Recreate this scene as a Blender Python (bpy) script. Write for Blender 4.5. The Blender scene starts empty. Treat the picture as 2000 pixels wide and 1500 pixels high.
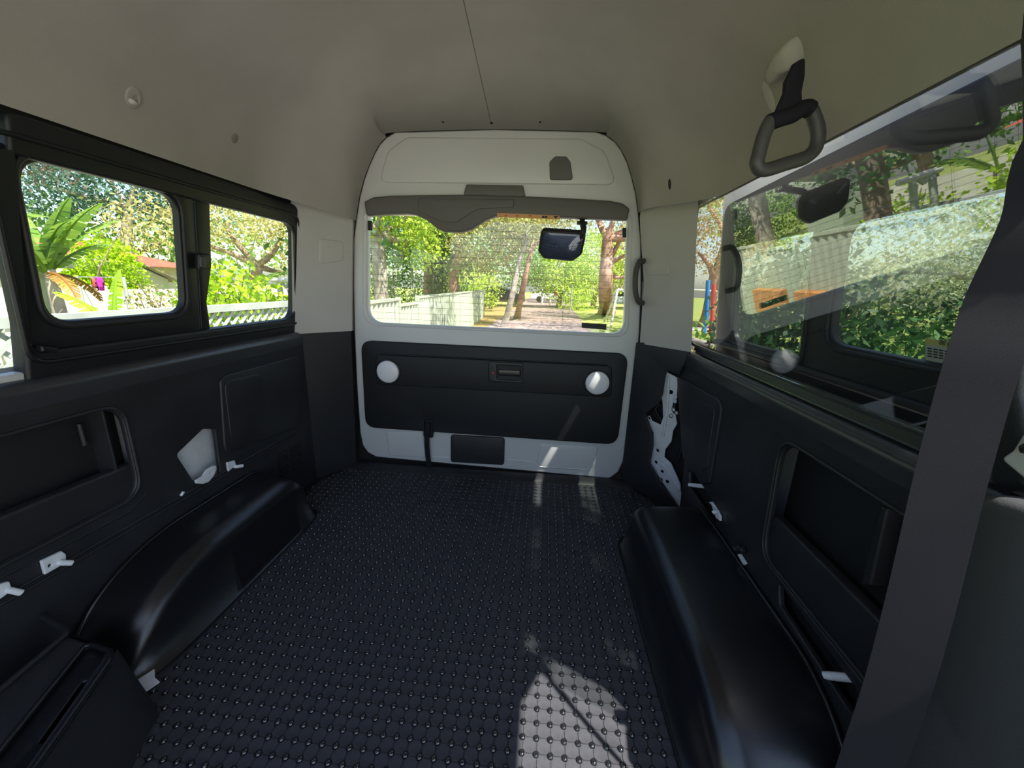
import bpy, bmesh, math, random
import numpy as np
from mathutils import Vector, Matrix
from mathutils.geometry import delaunay_2d_cdt

random.seed(7); rng = np.random.default_rng(7)
S = bpy.context.scene
COL = S.collection

# ------------------------------------------------------------------ camera
CZ = 0.92                                   # lens height above the load floor (floor z = 0, ground z = GZ)
GZ = -0.62
AX = np.array([[0.9956455, 0.05287416, -0.07677471],      # world X, Y, Z axes seen by the camera (x right, y down, z forward)
               [0.08744399, -0.24432879, 0.96574168],
               [0.03230451, -0.96824985, -0.24788839]])
FPX = 751.0
cd = bpy.data.cameras.new('camera'); cam = bpy.data.objects.new('camera', cd); COL.objects.link(cam)
cd.sensor_width = 36.0; cd.lens = FPX / 2000 * 36.0; cd.clip_start = 0.02; cd.clip_end = 400
r_, u_, b_ = AX[:, 0], -AX[:, 1], -AX[:, 2]
cam.matrix_world = Matrix(((r_[0], u_[0], b_[0], 0), (r_[1], u_[1], b_[1], 0), (r_[2], u_[2], b_[2], CZ), (0, 0, 0, 1)))
S.camera = cam

# ------------------------------------------------------------------ sky, sun, exposure
W = bpy.data.worlds.new('sky'); S.world = W; W.use_nodes = True
nt = W.node_tree; bg = nt.nodes['Background']
sky = nt.nodes.new('ShaderNodeTexSky'); sky.sky_type = 'NISHITA'; sky.sun_disc = False
SUN = Vector((1.0, -0.6, 2.2)).normalized()          # towards the sun
sky.sun_elevation = math.asin(SUN.z); sky.sun_rotation = math.atan2(SUN.x, SUN.y)
sky.air_density = 1.0; sky.dust_density = 1.5; sky.ozone_density = 1.0
nt.links.new(sky.outputs[0], bg.inputs[0]); bg.inputs[1].default_value = 0.125
sl = bpy.data.lights.new('sun', 'SUN'); sl.energy = 5.2; sl.angle = math.radians(0.55); sl.color = (1.0, 0.95, 0.87)
so = bpy.data.objects.new('sun', sl); COL.objects.link(so)
so.rotation_euler = SUN.to_track_quat('Z', 'Y').to_euler()
S.view_settings.view_transform = 'Standard'; S.view_settings.look = 'None'
S.view_settings.exposure = 1.5; S.view_settings.gamma = 1.0; S.view_settings.use_curve_mapping = False

# ------------------------------------------------------------------ materials
def srgb(r, g, b):
    f = lambda c: (c / 255 / 12.92) if c / 255 <= 0.04045 else ((c / 255 + 0.055) / 1.055) ** 2.4
    return (f(r), f(g), f(b))

def mat(name, col, rough=0.5, metal=0.0, spec=0.5, bump=0.0, bscale=200, var=0.0, vscale=20, col2=None, coat=0.0):
    m = bpy.data.materials.new(name); m.use_nodes = True
    n = m.node_tree.nodes; l = m.node_tree.links; p = n['Principled BSDF']
    p.inputs['Roughness'].default_value = rough; p.inputs['Metallic'].default_value = metal
    p.inputs['Specular IOR Level'].default_value = spec; p.inputs['Coat Weight'].default_value = coat
    p.inputs['Base Color'].default_value = (*col, 1)
    tc = n.new('ShaderNodeTexCoord')
    if var or col2:
        nz = n.new('ShaderNodeTexNoise'); nz.inputs['Scale'].default_value = vscale; nz.inputs['Detail'].default_value = 6
        l.new(tc.outputs['Object'], nz.inputs['Vector'])
        mx = n.new('ShaderNodeMix'); mx.data_type = 'RGBA'
        c2 = col2 or tuple(c * (1 - var) for c in col)
        mx.inputs[6].default_value = (*col, 1); mx.inputs[7].default_value = (*c2, 1)
        cr = n.new('ShaderNodeMapRange'); cr.inputs[1].default_value = 0.35; cr.inputs[2].default_value = 0.65
        l.new(nz.outputs['Fac'], cr.inputs[0]); l.new(cr.outputs[0], mx.inputs[0]); l.new(mx.outputs[2], p.inputs['Base Color'])
    if bump:
        b = n.new('ShaderNodeTexNoise'); b.inputs['Scale'].default_value = bscale; b.inputs['Detail'].default_value = 3
        l.new(tc.outputs['Object'], b.inputs['Vector'])
        bp = n.new('ShaderNodeBump'); bp.inputs['Strength'].default_value = bump; bp.inputs['Distance'].default_value = 0.002
        l.new(b.outputs['Fac'], bp.inputs['Height']); l.new(bp.outputs[0], p.inputs['Normal'])
    return m

def glass(name, tint=(0.9, 0.93, 0.91), f0=0.05):
    m = bpy.data.materials.new(name); m.use_nodes = True
    n = m.node_tree.nodes; l = m.node_tree.links; n.remove(n['Principled BSDF'])
    t = n.new('ShaderNodeBsdfTransparent'); t.inputs[0].default_value = (*tint, 1)
    g = n.new('ShaderNodeBsdfGlossy'); g.inputs['Roughness'].default_value = 0.0; g.inputs[0].default_value = (1, 1, 1, 1)
    ge = n.new('ShaderNodeNewGeometry')
    dt = n.new('ShaderNodeVectorMath'); dt.operation = 'DOT_PRODUCT'
    l.new(ge.outputs['Incoming'], dt.inputs[0]); l.new(ge.outputs['Normal'], dt.inputs[1])
    def mth(op, a, b):
        x = n.new('ShaderNodeMath'); x.operation = op
        for i, v in enumerate((a, b)):
            if v is None: continue
            if isinstance(v, (int, float)): x.inputs[i].default_value = v
            else: l.new(v, x.inputs[i])
        return x.outputs[0]
    ab = mth('ABSOLUTE', dt.outputs['Value'], None)
    pw = mth('POWER', mth('SUBTRACT', 1.0, ab), 5.0)
    fr = mth('ADD', mth('MULTIPLY', pw, 1 - f0), f0)
    mx = n.new('ShaderNodeMixShader'); l.new(fr, mx.inputs[0]); l.new(t.outputs[0], mx.inputs[1]); l.new(g.outputs[0], mx.inputs[2])
    l.new(mx.outputs[0], n['Material Output'].inputs[0])
    return m

def leafmat(name, c1, c2, trans=0.35, rough=0.5):
    m = bpy.data.materials.new(name); m.use_nodes = True
    n = m.node_tree.nodes; l = m.node_tree.links; p = n['Principled BSDF']
    ge = n.new('ShaderNodeNewGeometry')
    mx = n.new('ShaderNodeMix'); mx.data_type = 'RGBA'
    mx.inputs[6].default_value = (*c1, 1); mx.inputs[7].default_value = (*c2, 1)
    l.new(ge.outputs['Random Per Island'], mx.inputs[0])
    l.new(mx.outputs[2], p.inputs['Base Color']); p.inputs['Roughness'].default_value = rough
    p.inputs['Specular IOR Level'].default_value = 0.3
    tr = n.new('ShaderNodeBsdfTranslucent'); l.new(mx.outputs[2], tr.inputs[0])
    ms = n.new('ShaderNodeMixShader'); ms.inputs[0].default_value = trans
    l.new(p.outputs[0], ms.inputs[1]); l.new(tr.outputs[0], ms.inputs[2]); l.new(ms.outputs[0], n['Material Output'].inputs[0])
    return m

BLK = mat('black_trim_plastic', (0.021, 0.0215, 0.025), 0.42, spec=0.45, bump=0.25, bscale=600, var=0.25, vscale=9)
ARCH = mat('satin_black_plastic', (0.0075, 0.0077, 0.0095), 0.28, spec=0.6, bump=0.08, bscale=700)
TGP = mat('tailgate_black_panel', (0.013, 0.0135, 0.016), 0.5, spec=0.35, bump=0.25, bscale=600)
CHAR = mat('charcoal_pillar_plastic', (0.055, 0.058, 0.062), 0.55, spec=0.4, bump=0.2, bscale=500)
SILL = mat('polished_sill_plastic', (0.03, 0.031, 0.036), 0.27, spec=0.6, bump=0.05, bscale=500)
CAPC = mat('headliner_colour_plastic', (0.37, 0.35, 0.32), 0.7, bump=0.1, bscale=500)
RUB = mat('black_rubber', (0.044, 0.046, 0.056), 0.55, spec=0.4, bump=0.5, bscale=1500, var=0.3, vscale=40)
STUD = mat('shiny_rubber_stud', (0.008, 0.008, 0.009), 0.06, spec=0.9, coat=0.8)
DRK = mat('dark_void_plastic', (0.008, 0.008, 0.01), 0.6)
FRM = mat('window_frame_black', (0.009, 0.0095, 0.012), 0.42, spec=0.4)
SEAL = mat('rubber_seal', (0.012, 0.012, 0.013), 0.6)
WHT = mat('white_body_paint', (0.58, 0.575, 0.565), 0.28, spec=0.5, var=0.04, vscale=3)
WMET = mat('white_primer_metal', (0.72, 0.73, 0.76), 0.4, var=0.1, vscale=30)
GRYT = mat('light_grey_trim', (0.47, 0.45, 0.425), 0.6, bump=0.15, bscale=500, var=0.05, vscale=6)
HEAD = mat('headliner_fabric', (0.355, 0.330, 0.303), 0.95, spec=0.1, bump=0.15, bscale=600, var=0.10, vscale=5)
CAPG = mat('warm_grey_plastic', (0.105, 0.097, 0.09), 0.55, bump=0.1, bscale=500)
DGRY = mat('dark_grey_handle', (0.055, 0.052, 0.05), 0.5)
LENS = mat('frosted_white_lens', (0.8, 0.78, 0.8), 0.25, spec=0.5, var=0.05, vscale=120)
WEB = mat('seat_belt_webbing', (0.012, 0.0125, 0.016), 0.8, spec=0.2, bump=0.15, bscale=1400)
STEEL = mat('zinc_steel', (0.6, 0.6, 0.62), 0.35, metal=0.8)
MIRR = mat('mirror_silver', (0.85, 0.86, 0.87), 0.02, metal=1.0)
RED = mat('red_plastic', (0.5, 0.02, 0.03), 0.4)
STK_Y = mat('yellow_sticker', (0.62, 0.6, 0.2), 0.6)
STK_W = mat('white_sticker', (0.6, 0.62, 0.6), 0.6)
STK_O = mat('orange_sticker', (0.65, 0.33, 0.12), 0.6)
INK = mat('black_ink', (0.02, 0.02, 0.02), 0.6)
TINT = glass('privacy_glass', (0.87, 0.89, 0.87), 0.15)
CLR = glass('clear_glass', (0.95, 0.97, 0.96), 0.04)
DOORG = glass('door_tinted_glass', (0.74, 0.78, 0.74), 0.05)
WIRE = mat('heater_line', (0.06, 0.045, 0.035), 0.6)

# ------------------------------------------------------------------ mesh helpers
LOC = {}                                     # world location of every object (translations only)

def tag(o, label=None, cat=None, group=None, kind=None):
    if label: o['label'] = label
    if cat: o['category'] = cat
    if group: o['group'] = group
    if kind: o['kind'] = kind
    return o

def link(name, me, parent=None, origin=None):
    o = bpy.data.objects.new(name, me); COL.objects.link(o)
    pl = LOC[parent.name] if parent else np.zeros(3)
    wl = np.array(origin if origin is not None else pl, float)
    o.location = wl - pl
    if parent: o.parent = parent
    LOC[o.name] = wl
    return o

def empty(name, loc, label=None, cat=None, group=None, kind=None):
    o = link(name, None, None, loc); o.empty_display_size = 0.05
    return tag(o, label, cat, group, kind)

def finish(me, m, angle=40):
    if m: me.materials.append(m)
    me.polygons.foreach_set('use_smooth', np.ones(len(me.polygons), bool))
    if angle is not None:
        me.set_sharp_from_angle(angle=math.radians(angle))
    me.update()

def mk(name, V, F, m, parent=None, angle=40, origin=None, recalc=False):
    V = np.asarray(V, float)
    if origin is None:
        origin = LOC[parent.name] if parent else np.array([(V[:, 0].min() + V[:, 0].max()) / 2, (V[:, 1].min() + V[:, 1].max()) / 2, V[:, 2].min()])
    me = bpy.data.meshes.new(name)
    L = (V - np.asarray(origin))
    if isinstance(F, np.ndarray):
        k = F.shape[1]; me.vertices.add(len(L)); me.vertices.foreach_set('co', L.ravel().astype(np.float32))
        me.loops.add(F.size); me.loops.foreach_set('vertex_index', F.ravel().astype(np.int32))
        me.polygons.add(len(F)); me.polygons.foreach_set('loop_start', np.arange(0, F.size, k, dtype=np.int32))
        me.update(calc_edges=True)
    else:
        me.from_pydata([tuple(v) for v in L], [], F)
    if recalc:
        bm = bmesh.new(); bm.from_mesh(me); bmesh.ops.recalc_face_normals(bm, faces=bm.faces); bm.to_mesh(me); bm.free()
    finish(me, m, angle)
    return link(name, me, parent, origin)

class Fr:                                    # a flat frame: u, v in the plane, w towards the cabin
    def __init__(s, o, U, V, Wd):
        s.o = np.array(o, float); s.U, s.V, s.W = [np.array(a, float) / np.linalg.norm(a) for a in (U, V, Wd)]
    def P(s, u, v, w=0.0): return s.o + s.U * u + s.V * v + s.W * w
    def px(s, x, y):                         # where the sight line through photo pixel (x, y) meets the plane
        r = np.array([x - 1000, y - 750, FPX]); d = AX @ r; c = np.array([0, 0, CZ])
        p = c + d * (np.dot(s.o - c, s.W) / np.dot(d, s.W)) - s.o
        return (float(p @ s.U), float(p @ s.V))
    def pl(s, pts): return [s.px(*p) for p in pts]
    def off(s, w): return Fr(s.o + s.W * w, s.U, s.V, s.W)

def ray(x, y): return AX @ np.array([x - 1000, y - 750, FPX])
def onx(x, y, X): d = ray(x, y); return np.array([0, 0, CZ]) + d * (X / d[0])
def ony(x, y, Y): d = ray(x, y); return np.array([0, 0, CZ]) + d * (Y / d[1])
def onz(x, y, Z): d = ray(x, y); return np.array([0, 0, CZ]) + d * ((Z - CZ) / d[2])

def rnd(pts, r, n=6):                        # polygon with rounded corners (r one value or one per corner)
    out = []; N = len(pts)
    rs = r if isinstance(r, (list, tuple)) else [r] * N
    for i in range(N):
        p0, p1, p2 = [np.array(pts[(i + k) % N], float) for k in (-1, 0, 1)]
        a = p0 - p1; b = p2 - p1; la, lb = np.linalg.norm(a), np.linalg.norm(b)
        if la < 1e-9 or lb < 1e-9: continue
        a /= la; b /= lb
        ang = math.acos(max(-1, min(1, float(a @ b))))
        if rs[i] <= 0 or ang > 3.05: out.append(tuple(p1)); continue
        t = min(rs[i] / math.tan(ang / 2), la * 0.49, lb * 0.49)
        for k in range(n + 1):
            s = k / n
            q = (p1 + a * t) * (1 - s) ** 2 + p1 * 2 * s * (1 - s) + (p1 + b * t) * s ** 2
            out.append(tuple(q))
    return out

def rect(u0, v0, u1, v1): return [(u0, v0), (u1, v0), (u1, v1), (u0, v1)]
def circ(u, v, r, n=24, ry=None): return [(u + r * math.cos(2 * math.pi * i / n), v + (ry or r) * math.sin(2 * math.pi * i / n)) for i in range(n)]

def plate(name, fr, outer, m, depth=0.01, holes=(), bevel=0.0, parent=None, w=0.0, res=3, angle=40):
    """polygon with holes, front face at w, thickness depth away from the cabin, front edges rounded by bevel"""
    loops = []
    for i, poly in enumerate([outer, *holes]):
        P = []
        for p in poly:
            if not P or math.hypot(p[0] - P[-1][0], p[1] - P[-1][1]) > 2e-5: P.append((float(p[0]), float(p[1])))
        if math.hypot(P[0][0] - P[-1][0], P[0][1] - P[-1][1]) < 2e-5: P.pop()
        P = np.array(P); x, y = P[:, 0], P[:, 1]
        area = np.sum(x * np.roll(y, -1) - np.roll(x, -1) * y)
        if (area > 0) != (i == 0): P = P[::-1]
        loops.append(P)
    bevel = min(bevel, depth * 0.95)
    nrm = []
    for P in loops:
        e = np.roll(P, -1, 0) - P; e /= np.linalg.norm(e, axis=1)[:, None]; n = np.stack([-e[:, 1], e[:, 0]], 1)
        q = n + np.roll(n, 1, 0); L = np.linalg.norm(q, axis=1)[:, None]; q = q / np.maximum(L, 1e-6)
        q *= np.minimum(1.0 / np.maximum(np.sum(q * n, 1), 0.2), 1.6)[:, None]; nrm.append(q)
    V = []; F = []
    steps = [(0.0, w - depth), (0.0, w - bevel)] + [(bevel * (1 - math.cos(math.pi / 2 * k / res)), w - bevel + bevel * math.sin(math.pi / 2 * k / res)) for k in range(1, res + 1)] if bevel > 0 else [(0.0, w - depth), (0.0, w)]
    for P, q in zip(loops, nrm):
        N = len(P); b0 = len(V)
        for off, ww in steps:
            for p in P + q * off: V.append((p[0], p[1], ww))
        for k in range(len(steps) - 1):
            for i in range(N): j = (i + 1) % N; F.append((b0 + k * N + i, b0 + k * N + j, b0 + (k + 1) * N + j, b0 + (k + 1) * N + i))
    for off, ww, flip in ((steps[-1][0], w, False), (0.0, w - depth, True)):
        vs = []; ed = []
        for P, q in zip(loops, nrm):
            b0 = len(vs); vs += [Vector(p) for p in (P + q * off)]; ed += [(b0 + i, b0 + (i + 1) % len(P)) for i in range(len(P))]
        r = delaunay_2d_cdt(vs, ed, [], 0, 1e-6, False)
        C = np.array([[(r[0][f[0]][c] + r[0][f[1]][c] + r[0][f[2]][c]) / 3 for c in (0, 1)] for f in r[2]])
        odd = np.zeros(len(C), bool)
        for P, q in zip(loops, nrm):
            A = P + q * off; B = np.roll(A, -1, 0)
            for (xa, ya), (xb, yb) in zip(A, B):
                if ya != yb: odd ^= ((ya > C[:, 1]) != (yb > C[:, 1])) & (C[:, 0] < (xb - xa) * (C[:, 1] - ya) / (yb - ya) + xa)
        b0 = len(V); V += [(p[0], p[1], ww) for p in r[0]]
        F += [tuple(b0 + i for i in (f[::-1] if flip else f)) for f, k in zip(r[2], odd) if k]
    A = np.array(V)
    Vw = fr.o + A[:, :1] * fr.U + A[:, 1:2] * fr.V + A[:, 2:3] * fr.W
    origin = LOC[parent.name] if parent else np.array([(Vw[:, 0].min() + Vw[:, 0].max()) / 2, (Vw[:, 1].min() + Vw[:, 1].max()) / 2, Vw[:, 2].min()])
    me = bpy.data.meshes.new(name); me.from_pydata((Vw - origin).tolist(), [], F)
    bm = bmesh.new(); bm.from_mesh(me); bmesh.ops.remove_doubles(bm, verts=bm.verts, dist=1e-5)
    if np.dot(np.cross(fr.U, fr.V), fr.W) < 0: bmesh.ops.reverse_faces(bm, faces=bm.faces)
    bm.to_mesh(me); bm.free(); finish(me, m, angle)
    return link(name, me, parent, origin)

def box_v(x0, y0, z0, x1, y1, z1):
    V = [(x, y, z) for z in (z0, z1) for y in (y0, y1) for x in (x0, x1)]
    F = [(0, 2, 3, 1), (4, 5, 7, 6), (0, 1, 5, 4), (2, 6, 7, 3), (0, 4, 6, 2), (1, 3, 7, 5)]
    return V, F
def box(name, x0, y0, z0, x1, y1, z1, m, parent=None): return mk(name, *box_v(x0, y0, z0, x1, y1, z1), m, parent)

def tube_vf(pts, rad, n=10, closed=False, caps=True, flat=1.0):
    P = [np.array(p, float) for p in pts]; N = len(P); V = []; F = []
    rs = rad if isinstance(rad, (list, tuple, np.ndarray)) else [rad] * N
    T = []
    for i in range(N):
        a = P[(i + 1) % N] if (closed or i < N - 1) else P[i]; b = P[i - 1] if (closed or i > 0) else P[i]
        t = a - b; T.append(t / (np.linalg.norm(t) + 1e-12))
    u = np.cross(T[0], [0, 0, 1]);
    if np.linalg.norm(u) < 1e-3: u = np.cross(T[0], [0, 1, 0])
    u /= np.linalg.norm(u)
    for i in range(N):
        u = u - T[i] * (u @ T[i]); u /= np.linalg.norm(u); v = np.cross(T[i], u)
        for k in range(n):
            a = 2 * math.pi * k / n
            V.append(P[i] + rs[i] * (u * math.cos(a) + v * math.sin(a) * flat))
    for i in range(N if closed else N - 1):
        j = (i + 1) % N
        for k in range(n): F.append((i * n + k, i * n + (k + 1) % n, j * n + (k + 1) % n, j * n + k))
    if caps and not closed: F += [tuple(range(n))[::-1], tuple((N - 1) * n + k for k in range(n))]
    return V, F
def tube(name, pts, rad, m, parent=None, n=10, closed=False, flat=1.0): return mk(name, *tube_vf(pts, rad, n, closed, True, flat), m, parent, angle=50)

def spline(pts, n=8):                        # Catmull-Rom through points
    P = [np.array(p, float) for p in pts]; P = [2 * P[0] - P[1]] + P + [2 * P[-1] - P[-2]]; out = []
    for i in range(1, len(P) - 2):
        for k in range(n):
            t = k / n; a, b, c, d = P[i - 1], P[i], P[i + 1], P[i + 2]
            out.append(0.5 * (2 * b + (c - a) * t + (2 * a - 5 * b + 4 * c - d) * t ** 2 + (3 * b - a - 3 * c + d) * t ** 3))
    out.append(P[-2]); return out

def ribbon(name, pts, wdir, width, thick, m, parent=None):
    P = [np.array(p, float) for p in pts]; V = []; F = []
    for i, p in enumerate(P):
        t = P[min(i + 1, len(P) - 1)] - P[max(i - 1, 0)]; t /= np.linalg.norm(t)
        wd = wdir[i] if isinstance(wdir, list) else wdir
        wv = np.array(wd, float); wv = wv - t * (wv @ t); wv /= np.linalg.norm(wv); nn = np.cross(t, wv)
        wi = width[i] if isinstance(width, list) else width
        for a, b in ((-1, -1), (1, -1), (1, 1), (-1, 1)): V.append(p + wv * a * wi / 2 + nn * b * thick / 2)
    for i in range(len(P) - 1):
        for k in range(4): F.append((i * 4 + k, i * 4 + (k + 1) % 4, i * 4 + 4 + (k + 1) % 4, i * 4 + 4 + k))
    F += [(3, 2, 1, 0), tuple(len(V) - 4 + k for k in range(4))]
    return mk(name, V, F, m, parent, angle=30)

def loft(name, rows, m, parent=None, angle=60, closed=False):
    R, C = len(rows), len(rows[0]); V = [p for r in rows for p in r]; F = []
    for i in range(R - 1):
        for k in range(C if closed else C - 1):
            F.append((i * C + k, i * C + (k + 1) % C, (i + 1) * C + (k + 1) % C, (i + 1) * C + k))
    return mk(name, V, F, m, parent, angle)

def dome(name, c, axis, up, r, h, m, parent=None, n=24, rings=6, ry=None):
    """a shallow lens: rim of radius r, bulge h along axis"""
    a = np.array(axis, float); a /= np.linalg.norm(a); u = np.array(up, float); u = u - a * (u @ a); u /= np.linalg.norm(u); v = np.cross(a, u)
    V = []; F = []
    prof = [(1.0, 0.0)] + [(math.cos(k * math.pi / 2 / rings) if k < rings else 0.0, 0.35 + 0.65 * math.sin(k * math.pi / 2 / rings)) for k in range(rings)]
    for rr, hh in prof:
        for k in range(n):
            t = 2 * math.pi * k / n; V.append(np.array(c) + (u * math.cos(t) * r + v * math.sin(t) * (ry or r)) * rr + a * h * hh)
    V.append(np.array(c) + a * h); L = len(prof)
    for i in range(L - 1):
        for k in range(n): F.append((i * n + k, i * n + (k + 1) % n, (i + 1) * n + (k + 1) % n, (i + 1) * n + k))
    for k in range(n): F.append(((L - 1) * n + k, (L - 1) * n + (k + 1) % n, L * n))
    F.append(tuple(range(n))[::-1])
    return mk(name, V, F, m, parent, angle=50, recalc=True)

def text(name, body, fr, u, v, size, m, parent, w=0.0005, flip=1):
    c = bpy.data.curves.new(name, 'FONT'); c.body = body; c.size = size; c.align_x = 'CENTER'; c.align_y = 'CENTER'; c.extrude = 0.0002
    o = bpy.data.objects.new(name, c); me = bpy.data.meshes.new_from_object(o); bpy.data.objects.remove(o); bpy.data.curves.remove(c)
    n = len(me.vertices)
    if n == 0: return None
    A = np.empty(n * 3, np.float32); me.vertices.foreach_get('co', A); A = A.reshape(n, 3).astype(float)
    Vw = fr.o + (A[:, :1] * flip + u) * fr.U + (A[:, 1:2] + v) * fr.V + (A[:, 2:3] + w) * fr.W
    me.vertices.foreach_set('co', (Vw - LOC[parent.name]).ravel().astype(np.float32)); me.materials.clear(); finish(me, m, 30)
    return link(name, me, parent)

# frames of the cabin
T = Fr((0, 1.77, 0), (1, 0, 0), (0, 0, 1), (0, -1, 0))                 # tailgate
LL = Fr((-1.05, 0, 0), (0, 1, 0), (0, 0, 1), (1, 0, 0))                # lower left wall
RR = Fr((0.58, 0, 0), (0, 1, 0), (0, 0, 1), (-1, 0, 0))                # lower right wall
LW = Fr((-1.078, 0, 0.70), (0, 1, 0), (0.12, 0, 1), (1, 0, -0.12))     # left windows lean in
RG = Fr((0.622, 0, 0.70), (0, 1, 0), (-0.18, 0, 1), (-1, 0, -0.18))    # right fixed glass
RD = Fr((0.725, 0, 0.70), (0, 1, 0), (-0.10, 0, 1), (-1, 0, -0.10))    # sliding door, open, outside the glass
XC = -0.245

# ------------------------------------------------------------------ ground outside (structure)
GRASS = mat('lawn', (0.20, 0.27, 0.06), 0.9, spec=0.1, col2=(0.30, 0.31, 0.09), vscale=1.3, bump=0.6, bscale=60)
DRIVE = mat('gravel_drive', (0.27, 0.20, 0.18), 0.95, spec=0.1, col2=(0.19, 0.13, 0.11), vscale=3.5, bump=0.6, bscale=40)
MULCH = mat('leaf_litter', (0.33, 0.17, 0.08), 0.95, spec=0.1, col2=(0.20, 0.19, 0.06), vscale=2.5, bump=0.6, bscale=50)
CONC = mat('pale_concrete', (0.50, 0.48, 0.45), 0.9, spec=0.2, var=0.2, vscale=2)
def gplane(name, pts, m, z):
    return tag(mk(name, [(x, y, z) for x, y in pts] + [(x, y, z - 0.05) for x, y in pts], [tuple(range(len(pts)))] + [tuple(range(2 * len(pts) - 1, len(pts) - 1, -1))] + [(i, i + len(pts), (i + 1) % len(pts) + len(pts), (i + 1) % len(pts)) for i in range(len(pts))], m, None, 20), kind='structure')
gplane('ground', [(-60, -40), (60, -40), (60, 110), (-60, 110)], GRASS, GZ - 0.06)
gplane('driveway', [(-1.9, -12), (6.5, -12), (3.0, 4), (1.7, 12), (1.9, 24), (2.6, 60), (-2.4, 60), (-2.3, 24), (-2.3, 12), (-1.9, 4)], DRIVE, GZ - 0.03)
gplane('bounce_slab', [(-2.1, -14), (8.5, -14), (8.5, -2.0), (1.7, 0.6), (1.2, 3.8), (-2.1, 3.6)], mat('bounce_concrete', (0.66, 0.63, 0.58), 0.9, spec=0.2, var=0.12, vscale=2), GZ - 0.012)  # pale slab added to bounce sunlight up onto the ceiling
gplane('garden_bed', [(-2.35, 8.0), (-2.3, 12.0), (-2.2, 24), (-2.3, 32), (-7, 34), (-3.2, 20), (-2.75, 14)], MULCH, GZ - 0.025)
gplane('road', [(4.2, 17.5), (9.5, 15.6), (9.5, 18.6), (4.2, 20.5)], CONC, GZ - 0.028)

# ------------------------------------------------------------------ floor, walls, ceiling (structure)
tag(box('floor', -1.12, -2.0, -0.05, 0.70, 1.80, -0.006, DRK), kind='structure')

def prof_main():
    return [(0.770, 1.212), (0.762, 1.26), (0.745, 1.31), (0.705, 1.38), (0.635, 1.45), (0.54, 1.52), (0.41, 1.575), (0.22, 1.612), (0.0, 1.622)]
door_r = T.pl([(1247, 415), (1242, 378), (1234, 345), (1226, 318), (1214, 293), (1202, 277), (1185, 264), (1163, 256.5), (965, 252)])
door_l = T.pl([(695, 430), (702, 385), (711, 350), (720, 325), (732, 298), (741, 282), (754, 268), (772, 257.5), (965, 252)])
MAIN = prof_main()
def section(y, off=0.0):
    t = min(1, max(0, (y - 1.33) / 0.40)); t = t * t * (3 - 2 * t)
    rt = []; lf = []
    for i, (h, z) in enumerate(MAIN):
        rt.append(((XC + h) * (1 - t) + door_r[i][0] * t, z * (1 - t) + (door_r[i][1] - 0.002) * t))
        lf.append(((XC - h) * (1 - t) + door_l[i][0] * t, z * (1 - t) + (door_l[i][1] - 0.002) * t))
    pts = lf + rt[::-1][1:]
    P = spline([np.array([a, b, 0]) for a, b in pts], 4)
    out = []
    for p in P:
        d = np.array([p[0] - XC, (p[1] - 1.0)]); d /= np.linalg.norm(d)
        out.append((p[0] + d[0] * off, y, p[1] + d[1] * off))
    return out
ys = list(np.linspace(-0.45, 1.25, 14)) + list(np.linspace(1.33, 1.768, 14))
ceil = tag(loft('ceiling', [section(y) for y in ys], HEAD), kind='structure')
loft('roof_skin', [[(p[0], y, p[2]) for p in section(0.5, 0.022)] for y in (-0.5, 0.5, 1.3, 1.86)], WHT, ceil)

YG = np.linspace(-0.45, 1.738, 90); XG = np.linspace(-1.02, 0.53, 240); HG = []; XLO = []; XHI = []
for y in YG:
    sec = np.array(section(y)); o = np.argsort(sec[:, 0]); HG.append(np.interp(XG, sec[o, 0], sec[o, 2])); XLO.append(sec[:, 0].min()); XHI.append(sec[:, 0].max())
HG = np.array(HG)
def zceil(x, y):
    fy = np.clip((y - YG[0]) / (YG[1] - YG[0]), 0, len(YG) - 1.001); i = int(fy); t = fy - i
    return np.interp(x, XG, HG[i] * (1 - t) + HG[i + 1] * t)
def ceil_hit(x, y):                          # where the sight line through a photo pixel meets the headliner
    d = ray(x, y); d = d / np.linalg.norm(d)
    for k in range(200, 4000):
        p = np.array([0, 0, CZ]) + d * k * 0.001
        if p[1] > 1.737: return p
        if p[2] > 1.2 and (p[2] > zceil(p[0], p[1]) or p[0] > np.interp(p[1], YG, XHI) or p[0] < np.interp(p[1], YG, XLO)): return p
    return p
def ceil_normal(p, e=0.01):
    n = np.array([(zceil(p[0] + e, p[1]) - zceil(p[0] - e, p[1])) / (2 * e), (zceil(p[0], p[1] + e) - zceil(p[0], p[1] - e)) / (2 * e), -1.0]); return n / np.linalg.norm(n)

# rear body frame behind the tailgate edge
DO = door_l[:-1] + door_r[::-1]
low_l = T.pl([(690.5, 470), (690, 560), (692, 650), (697, 760), (703, 845), (708, 870), (718, 884), (735, 893)])
low_r = T.pl([(1252, 470), (1253, 560), (1249, 650), (1240, 760), (1226, 850), (1218, 900), (1208, 922), (1190, 935)])
OUT = door_l[:-1][::1] + [door_l[-1]] + door_r[:-1][::-1]
OUT = door_l + door_r[:-1][::-1] + low_r + low_l[::-1]
WIN = rnd(T.pl([(717, 418), (1226, 426), (1219, 653), (717, 630)]), [0.03, 0.03, 0.055, 0.07])
fr_hole = [(XC + (u - XC) * 0.965, 0.75 + (v - 0.75) * 0.965) for u, v in OUT]
tag(plate('wall_rear', T, rect(-1.13, -0.35, 0.625, 1.66), SEAL, 0.03, [fr_hole], 0.0, w=-0.055), kind='structure')
wr = bpy.data.objects['wall_rear']
seal_pts = [T.P(XC + (u - XC) * 1.0, 0.75 + (v - 0.75) * 1.0, -0.006) for u, v in OUT]
tube('door_seal', seal_pts, 0.004, SEAL, wr, 8, True)

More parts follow.
